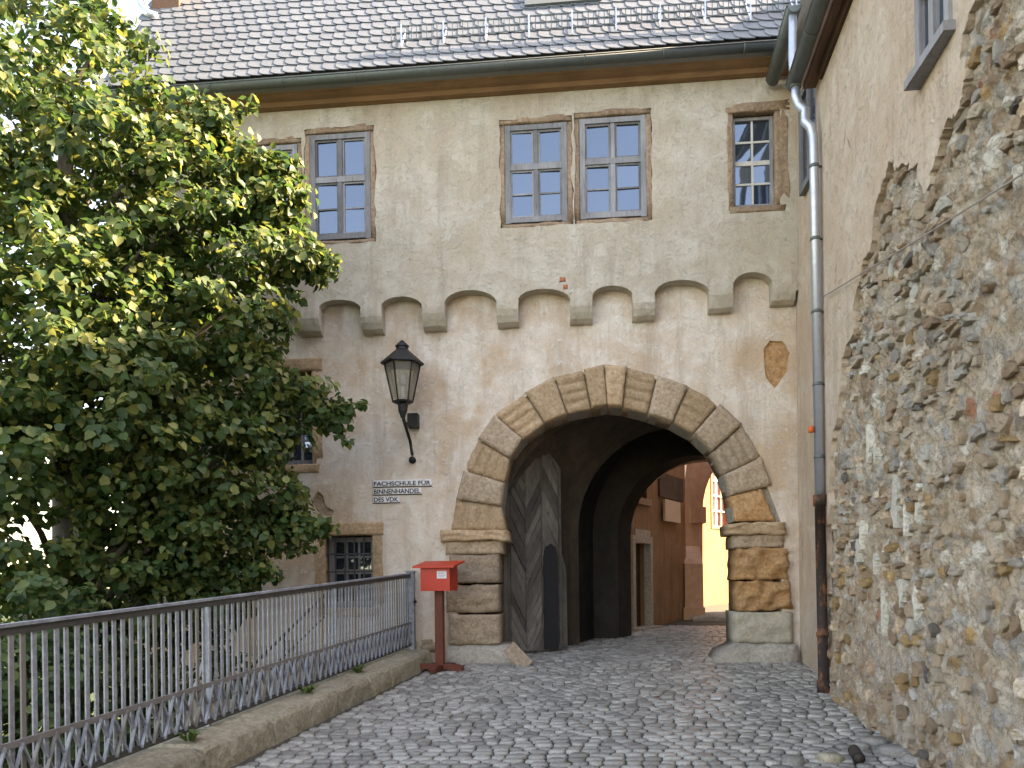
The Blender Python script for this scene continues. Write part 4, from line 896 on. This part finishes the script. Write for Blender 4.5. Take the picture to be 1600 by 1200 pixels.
MB().ring([hexr(r1+.05, zt_-.005), hexr(r1+.05, zt_+.02), hexr(.085, zt_+.20), hexr(.08, zt_+.235), hexr(.10, zt_+.24), hexr(.085, zt_+.262), hexr(.02, zt_+.325)]).build('roof', 'lamp_iron', lamp)
MB().ring([hexr(r0+.01, lz), hexr(.07, lz-.035), hexr(.06, lz-.13), hexr(.045, lz-.17), hexr(.03, lz-.22)]).build('socket', 'lamp_iron', lamp)
MB().tube([(lx, ly, lz-.02), (lx, ly, lz+.22)], .03, 10).tube([(lx, ly, lz+.22), (lx, ly, lz+.40)], [.045, .05], 10).build('bulb', 'label_white', lamp, True)
wxx, wzz = F(645, 714, YL)
MB().tube([(lx, ly, lz-.18), (lx+.01, ly+.02, lz-.26), (lx+.05, ly+.2, lz-.5), (wxx, YL-.04, wzz+.03)], .022, 8).tube([(wxx, YL-.05, wzz-.05), (wxx, YL+.02, wzz-.05)], .05, 10).tube([(lx, ly, lz-.25), (wxx-.02, YL+.02, lz-.22)], .016, 8).build('bracket', 'lamp_iron', lamp, True)
bxx, bzz = F(644, 656, 10.85); MB().box(bxx-.075, bxx+.075, 10.86, YL+.01, bzz-.10, bzz+.10).build('junction_box', 'lamp_iron', lamp)

# ================================================================== LETTERING
def text_mesh(body, size, name):
    cu = bpy.data.curves.new(name, 'FONT'); cu.body = body; cu.size = size; cu.extrude = .002; cu.offset = .002; o = bpy.data.objects.new(name, cu); COL.objects.link(o)
    dg = bpy.context.evaluated_depsgraph_get(); me = bpy.data.meshes.new_from_object(o.evaluated_get(dg)); bpy.data.objects.remove(o); return me
sx, sz = F(583, 752, YL)
sign = thing('lettering_sign', 'three narrow white name strips with black capitals on the plaster under the lantern', 'sign', (sx, YL, sz-.3))
for body, a, b, c, d_ in (('FACHSCHULE FÜR', 583, 749.5, 674, 759.5), ('BINNENHANDEL', 583, 763, 658, 772), ('DES VDK', 583, 776, 624, 785)):
    x0, x1, z0, z1 = rect(a, b, c, d_, YL-.02)
    st = MB().box(x0, x1, YL-.022, YL+.01, z0, z1).build('strip', 'label_white', sign); MB().box(x0-.008, x1+.008, YL-.014, YL+.01, z0-.012, z0-.0005).box(x0-.008, x0-.0005, YL-.014, YL+.01, z0, z1).build('strip_edge_shadow', 'ink', st)  # dark bars below and left: strip border and its shadow line in colour
    me = text_mesh(body, .1, 'lettering'); me.materials.clear(); me.materials.append(MAT['ink']); co = [v.co for v in me.vertices]; ax, bx_ = min(c.x for c in co), max(c.x for c in co); az, bz_ = min(c.y for c in co), max(c.y for c in co)
    for v in me.vertices:
        x, y_, z_ = v.co; v.co = (x0+.012+(x-ax)/(bx_-ax)*(x1-x0-.024), YL-.0245-z_, z0+.008+(y_-az)/(bz_-az)*(z1-z0-.016))
    link('lettering', me, st)

# ================================================================== DRAIN CORNER
dyy, dzz = 5.75, gz(5.75)
for i, (px, py, w_, h_) in enumerate([(1365, 1165, .22, .13), (1345, 1172, .14, .1), (1400, 1178, .3, .16), (1297, 1190, .2, .14), (1440, 1192, .3, .2), (1240, 1195, .16, .12), (1420, 1165, .16, .1)]):
    d = ray(px, py); t = (-EYE+(-.055*11))/(d.z-.055*d.y); p = d*t; x, y = p.x, p.y
    v, f = inst_lump(i, w_, h_*1.4, .05); o = MB().add([(x+a, y+b, gz(y)+.01+c) for a, b, c in v], f).build('gutter_slab', 'cobble' if i != 3 else 'kerb_stone', road, True)
d = ray(1338, 1189); t = (-EYE-.605)/(d.z-.055*d.y); p = d*t
MB().tube([(p.x-.02, p.y-.12, gz(p.y)+.045), (p.x+.03, p.y+.14, gz(p.y)+.055)], .045, 14, False).tube([(p.x-.02, p.y-.12, gz(p.y)+.045), (p.x+.03, p.y+.14, gz(p.y)+.055)], .038, 14, True).build('drain_pipe', 'cast_iron', None, True, label='short dark pipe end lying in the paving by the rubble wall', category='pipe')

def on_road(px, py): d = ray(px, py); t = (-EYE-.605)/(d.z-.055*d.y); return d*t
p = on_road(1118, 1097); MB().bar((p.x-.05, p.y, gz(p.y)+.034), (p.x+.05, p.y-.02, gz(p.y)+.036), .035, .004).build('paper_scrap', 'label_white', None, label='small white paper scrap lying on the cobbles before the gate', category='litter')
p = on_road(1027, 1094); MB().add([(p.x-.05, p.y, gz(p.y)+.034), (p.x, p.y-.035, gz(p.y)+.036), (p.x+.06, p.y, gz(p.y)+.045), (p.x, p.y+.035, gz(p.y)+.04)], [(0, 1, 2), (0, 2, 3)]).build('fallen_leaf', 'red_brown_paint', None, fix=False, label='dry reddish leaf lying on the cobbles in front of the archway', category='leaf')
# ================================================================== VEGETATION
LEAF = np.array([(0, 0, 0), (-.42, .22, .10), (-.40, .62, .08), (0, 1.08, -.10), (.40, .62, .08), (.42, .22, .10)], dtype=np.float64)
def leaves(name, pos, nor, size, mat, parent, seed=0, **tags):
    r = np.random.default_rng(seed); n = len(pos)
    nor = nor/np.linalg.norm(nor, axis=1, keepdims=True)
    dirv = r.normal(size=(n, 3)); dirv[:, 2] -= .55; dirv -= nor*np.sum(dirv*nor, axis=1, keepdims=True); dirv /= np.linalg.norm(dirv, axis=1, keepdims=True)
    side = np.cross(dirv, nor); sz = size*r.uniform(.6, 1.25, size=(n, 1, 1)); curl = r.uniform(.3, 2.2, size=(n, 1))
    V = pos[:, None, :]+sz*(LEAF[None, :, 0, None]*side[:, None, :]+LEAF[None, :, 1, None]*dirv[:, None, :]+(LEAF[None, :, 2]*curl)[..., None]*nor[:, None, :])
    V = V.reshape(-1, 3); me = bpy.data.meshes.new(name); idx = (np.arange(n)[:, None]*6)
    quads = np.concatenate([idx+np.array([[0, 3, 2, 1]]), idx+np.array([[0, 5, 4, 3]])], axis=1).reshape(-1)
    me.vertices.add(len(V)); me.vertices.foreach_set('co', V.reshape(-1)); me.loops.add(len(quads)); me.loops.foreach_set('vertex_index', quads.astype(np.int32))
    me.polygons.add(n*2); me.polygons.foreach_set('loop_start', np.arange(0, n*8, 4, dtype=np.int32)); me.materials.append(MAT[mat]); me.update(); me.validate()
    return link(name, me, parent, **tags)
def pix(px, py, Y): x, z = F(px, py, Y); return np.array((x, Y, z))
def blob_leaves(c, r, n, rr, flat=.8):
    d = rr.normal(size=(n, 3)); d /= np.linalg.norm(d, axis=1, keepdims=True); rad = r*rr.uniform(.25, 1, size=(n, 1))**.45
    return c+d*rad*np.array((1, 1, flat)), d*.6+rr.normal(size=(n, 3))*.5+np.array((.15, -.1, .55))
tree = thing('lime_tree', 'big leafy lime tree overhanging the railing, sunlit at the top and dark below', 'tree', (-6.0, 8.3, -1.5))
BL = [(30, 60, 8.9, 1.05), (130, 130, 8.7, .85), (20, 190, 8.2, 1.1), (235, 190, 8.8, .62), (300, 215, 8.9, .5), (350, 200, 9.0, .28), (150, 270, 8.2, 1.0), (285, 290, 8.6, .75), (380, 300, 8.9, .5), (420, 330, 9.1, .36), (440, 280, 9.1, .22), (60, 380, 7.8, 1.1), (220, 390, 8.2, .95), (340, 390, 8.6, .72), (440, 400, 9.0, .38), (485, 405, 9.1, .22), (120, 500, 7.7, 1.05), (270, 500, 8.2, .85), (370, 480, 8.6, .55), (20, 580, 7.4, 1.05), (180, 610, 7.8, .95), (310, 590, 8.3, .8), (400, 590, 8.8, .5), (455, 620, 9.1, .36), (510, 640, 9.3, .22), (60, 700, 7.4, .9), (210, 700, 7.9, .75), (330, 700, 8.4, .7), (420, 690, 8.9, .46), (380, 790, 8.7, .55), (440, 800, 9.1, .32), (480, 825, 9.2, .2), (300, 800, 8.4, .6), (350, 870, 8.7, .45), (250, 880, 8.3, .55), (390, 890, 8.9, .25), (20, 770, 7.3, .5), (180, 780, 8.0, .42), (240, 800, 8.2, .45), (-150, 200, 8.0, 1.7), (-150, 550, 7.4, 1.5), (-60, 850, 7.4, .6), (50, -120, 9.2, 1.2), (-120, -250, 9.0, 1.7), (50, 880, 7.6, .5), (130, 900, 8.0, .5), (220, 930, 8.4, .5), (310, 930, 8.8, .42), (60, 640, 8.0, .8), (250, 650, 8.3, .6), (180, 840, 8.6, .4), (410, 850, 9.0, .3), (370, 940, 9.2, .25), (110, 760, 8.4, .45), (30, 930, 8.4, .6), (270, 860, 9.2, .45), (200, 60, 9.3, .3), (400, 260, 9.0, .3)]
BK = [(60, 450, 9.8, 1.2), (220, 480, 9.8, 1.1), (330, 620, 9.8, .9), (120, 640, 9.6, 1.1), (300, 760, 9.6, .7), (40, 300, 10, 1.2), (200, 320, 10, 1.0), (-100, 700, 9.5, 1.0), (320, 880, 9.9, .55), (200, 900, 10.0, .6), (80, 920, 10.0, .6), (240, 740, 10, .7), (400, 700, 9.8, .4), (380, 560, 9.9, .6)]
rr = np.random.default_rng(3); PP = []; NN = []
for (px, py, Y, r) in BL+BK:
    c = pix(px, py, Y); n_cl = max(6, int(30*r*r)+6)
    # twigs: leaf clusters spread through each bough so that gaps stay between them
    d = rr.normal(size=(n_cl, 3)); d /= np.linalg.norm(d, axis=1, keepdims=True); cc = c+d*r*rr.uniform(.3, 1.0, size=(n_cl, 1))**.5*np.array((1, 1, .85))
    for q, dd in zip(cc, d):
        m = int(rr.integers(26, 52)); a, b = blob_leaves(q, rr.uniform(.16, .30), m, rr, .55); PP.append(a); NN.append(b+dd*.5)
sprigs = [((470, 620), (578, 632), 9.3), ((480, 640), (545, 690), 9.3), ((455, 395), (528, 408), 9.2), ((460, 410), (512, 440), 9.2), ((440, 810), (528, 822), 9.2), ((430, 820), (490, 860), 9.2), ((330, 190), (405, 165), 9.1), ((340, 205), (398, 240), 9.1), ((430, 270), (468, 248), 9.2), ((380, 520), (430, 560), 9.0), ((410, 430), (470, 470), 9.1), ((110, 40), (215, 70), 9.0), ((420, 690), (520, 650), 9.2), ((430, 740), (480, 765), 9.1), ((390, 470), (455, 515), 9.0), ((60, 10), (150, 5), 9.0), ((440, 320), (480, 300), 9.2)]
tips = []
for (a, b, Y) in sprigs:
    A, B = pix(*a, Y), pix(*b, Y-.15); n = 60; t = rr.uniform(0, 1, size=(n, 1)); p = A+(B-A)*t+rr.normal(size=(n, 3))*(.085*(1.15-t)); PP.append(p[:45]); NN.append(rr.normal(size=(45, 3))*.6+np.array((0, -.4, .6))); tips.append((p[45:], A, B))
PP = np.concatenate(PP); NN = np.concatenate(NN)
crown = leaves('crown', PP, NN, .098, 'leaf_lime', tree, 5, kind='stuff')
lm = []
for k in range(8):
    m = MB(); cu = .6+.4*k; m.add([tuple(np.array(v)*np.array((1, 1, cu))) for v in LEAF], [(0, 3, 2, 1), (0, 5, 4, 3)]); lm.append(m.mesh('leaf', 'leaf_lime', fix=False))
for (p, A, B) in tips:
    for q in p:
        o = link('leaf', lm[random.randrange(8)], crown); s_ = random.uniform(.075, .115); o.scale = (s_,)*3; o.location = q - np.array((0, 0, 0)); o.rotation_euler = (random.uniform(-1.2, .6)+math.pi*.0, random.uniform(-.9, .9), random.uniform(0, 6.28))
tr = MB(); base = Vector((-6.0, 8.3, -1.8))
tr.tube([base, base+Vector((.05, .02, 1.2)), base+Vector((.1, .1, 2.8)), base+Vector((0, .2, 4.6)), base+Vector((-.1, .25, 6.8)), base+Vector((0, .3, 9))], [.30, .24, .21, .17, .12, .05], 12)
tr.build('trunk', 'bark', tree, True)
for (px, py, Y, r) in BL[::2]+BK[::3]:
    c = Vector(pix(px, py, Y)); s0 = Vector((-5.95, 8.45, max(.2, c.z-1.2-.25*abs(c.x+5.9)))); mid = s0.lerp(c, .55)+Vector((0, 0, .18))
    MB().tube([s0, mid, c], [.055, .035, .012], 7).build('limb', 'bark', tree, True)
for (a, b, Y) in sprigs:
    A, B = Vector(pix(*a, Y)), Vector(pix(*b, Y-.15)); MB().tube([A+(A-B)*.6, A, B], [.014, .009, .004], 5).build('twig', 'bark', tree, True)
def shrub(name, label, blobs, mat, seed, size=.085, dens=240):
    c0 = blobs[0]; t = thing(name, label, 'shrub', (c0[0][0], c0[0][1], -1.5)); r = np.random.default_rng(seed); P_, N_ = [], []
    for c, rad in blobs:
        for _ in range(int(26*rad*rad)+6):
            d = r.normal(size=3); d /= np.linalg.norm(d); q = np.array(c)+d*rad*r.uniform(.3, 1)**.5; a, b = blob_leaves(q, .22, 36, r, .7); P_.append(a); N_.append(b+d*.5)
    leaves('foliage', np.concatenate(P_), np.concatenate(N_), size, mat, t, seed, kind='stuff')
    st = MB()
    for c, rad in blobs: st.tube([(c0[0][0], c0[0][1], -1.75), (c[0]*.5+c0[0][0]*.5, c[1], c[2]-rad*.6), tuple(c)], [.035, .025, .01], 6)
    st.build('stem', 'bark', t, True); return t
shrub('garden_shrub', 'dense green shrub pressing against the railing below the tree', [(pix(40, 960, 6.6), .55), (pix(120, 990, 7.0), .5), (pix(-30, 1050, 6.0), .5), (pix(60, 1100, 6.5), .5), (pix(-120, 940, 6.2), .6), (pix(20, 1140, 6.9), .5), (pix(-60, 1150, 6.2), .5), (pix(100, 1060, 7.4), .45)], 'leaf_shrub', 11)
shrub('garden_shrub', 'low dark shrub under the tree by the gatehouse wall', [(pix(230, 1010, 9.2), .5), (pix(300, 1000, 9.6), .4), (pix(180, 960, 8.6), .5), (pix(350, 1060, 9.4), .35), (pix(250, 1080, 8.4), .4), (pix(170, 1060, 8.2), .5), (pix(110, 1120, 8.0), .5), (pix(200, 1130, 7.6), .4)], 'leaf_shrub', 12)
shrub('garden_shrub', 'tall dark shrub standing behind the lime tree trunk', [(pix(-60, 900, 10.6), .8), (pix(60, 930, 10.8), .7), (pix(160, 920, 11.0), .6), (pix(-160, 860, 10.4), .9)], 'leaf_shrub', 13)
shrub('garden_shrub', 'broad hedge-like shrub at the garden edge left of the trunk', [((-9.5, 7, -.3), 1.0), ((-8.6, 9, -.2), 1.0), ((-10, 10.5, 0), 1.1), ((-8.4, 5.5, -.4), .9), ((-7.2, 10.6, -.2), .9), ((-11, 8.5, 0), 1.1)], 'leaf_shrub', 14, .1)
def weed(px, py, y, label, seed, n=14):
    r = random.Random(seed); x = fence_x(y)+.08; z = gz(y)+.245; m = MB()
    for k in range(n):
        a = r.uniform(0, 6.28); L = r.uniform(.06, .15); w_ = r.uniform(.012, .022); d = Vector((math.cos(a), math.sin(a), 0)); s_ = Vector((-d.y, d.x, 0)); b = Vector((x, y, z))+d*r.uniform(0, .05)
        p1 = b+d*L*.45+Zv*L*.6; p2 = b+d*L*.95+Zv*L*.5
        m.add([b-s_*w_*.3, b+s_*w_*.3, p1+s_*w_, p1-s_*w_, p2], [(0, 1, 2, 3), (3, 2, 4)])
    m.build('weed', 'leaf_weed', None, fix=False, label=label, category='weed')
weed(0, 0, 8.75, 'small green weed on the kerb at its second joint below the railing', 1, 22); weed(0, 0, 7.55, 'leafy weed tuft rooted on the kerb midway along the railing', 2, 26); weed(0, 0, 5.7, 'broad weed clump on the kerb where shrubs press the railing', 3, 30)
# handrail of the garden steps seen through the railing
h0, h1 = F(375, 1060, 10.5), F(512, 925, 10.5); sh_ = thing('step_handrail', 'slanting dark iron handrail against the wall behind the railing', 'handrail', (h0[0], 10.5, -1.5))
MB().tube([(h0[0], 10.5, h0[1]), (h1[0], 10.5, h1[1])], .022, 8).tube([(h0[0], 10.5, h0[1]-.3), (h1[0], 10.5, h1[1]-.3)], .012, 8).build('rail', 'fence_dark', sh_, True)
for t in (.02, .5, .98): x = h0[0]+(h1[0]-h0[0])*t; z = h0[1]+(h1[1]-h0[1])*t; MB().tube([(x, 10.5, -1.75), (x, 10.5, z)], .018, 8).build('rail_post', 'fence_dark', sh_, True)
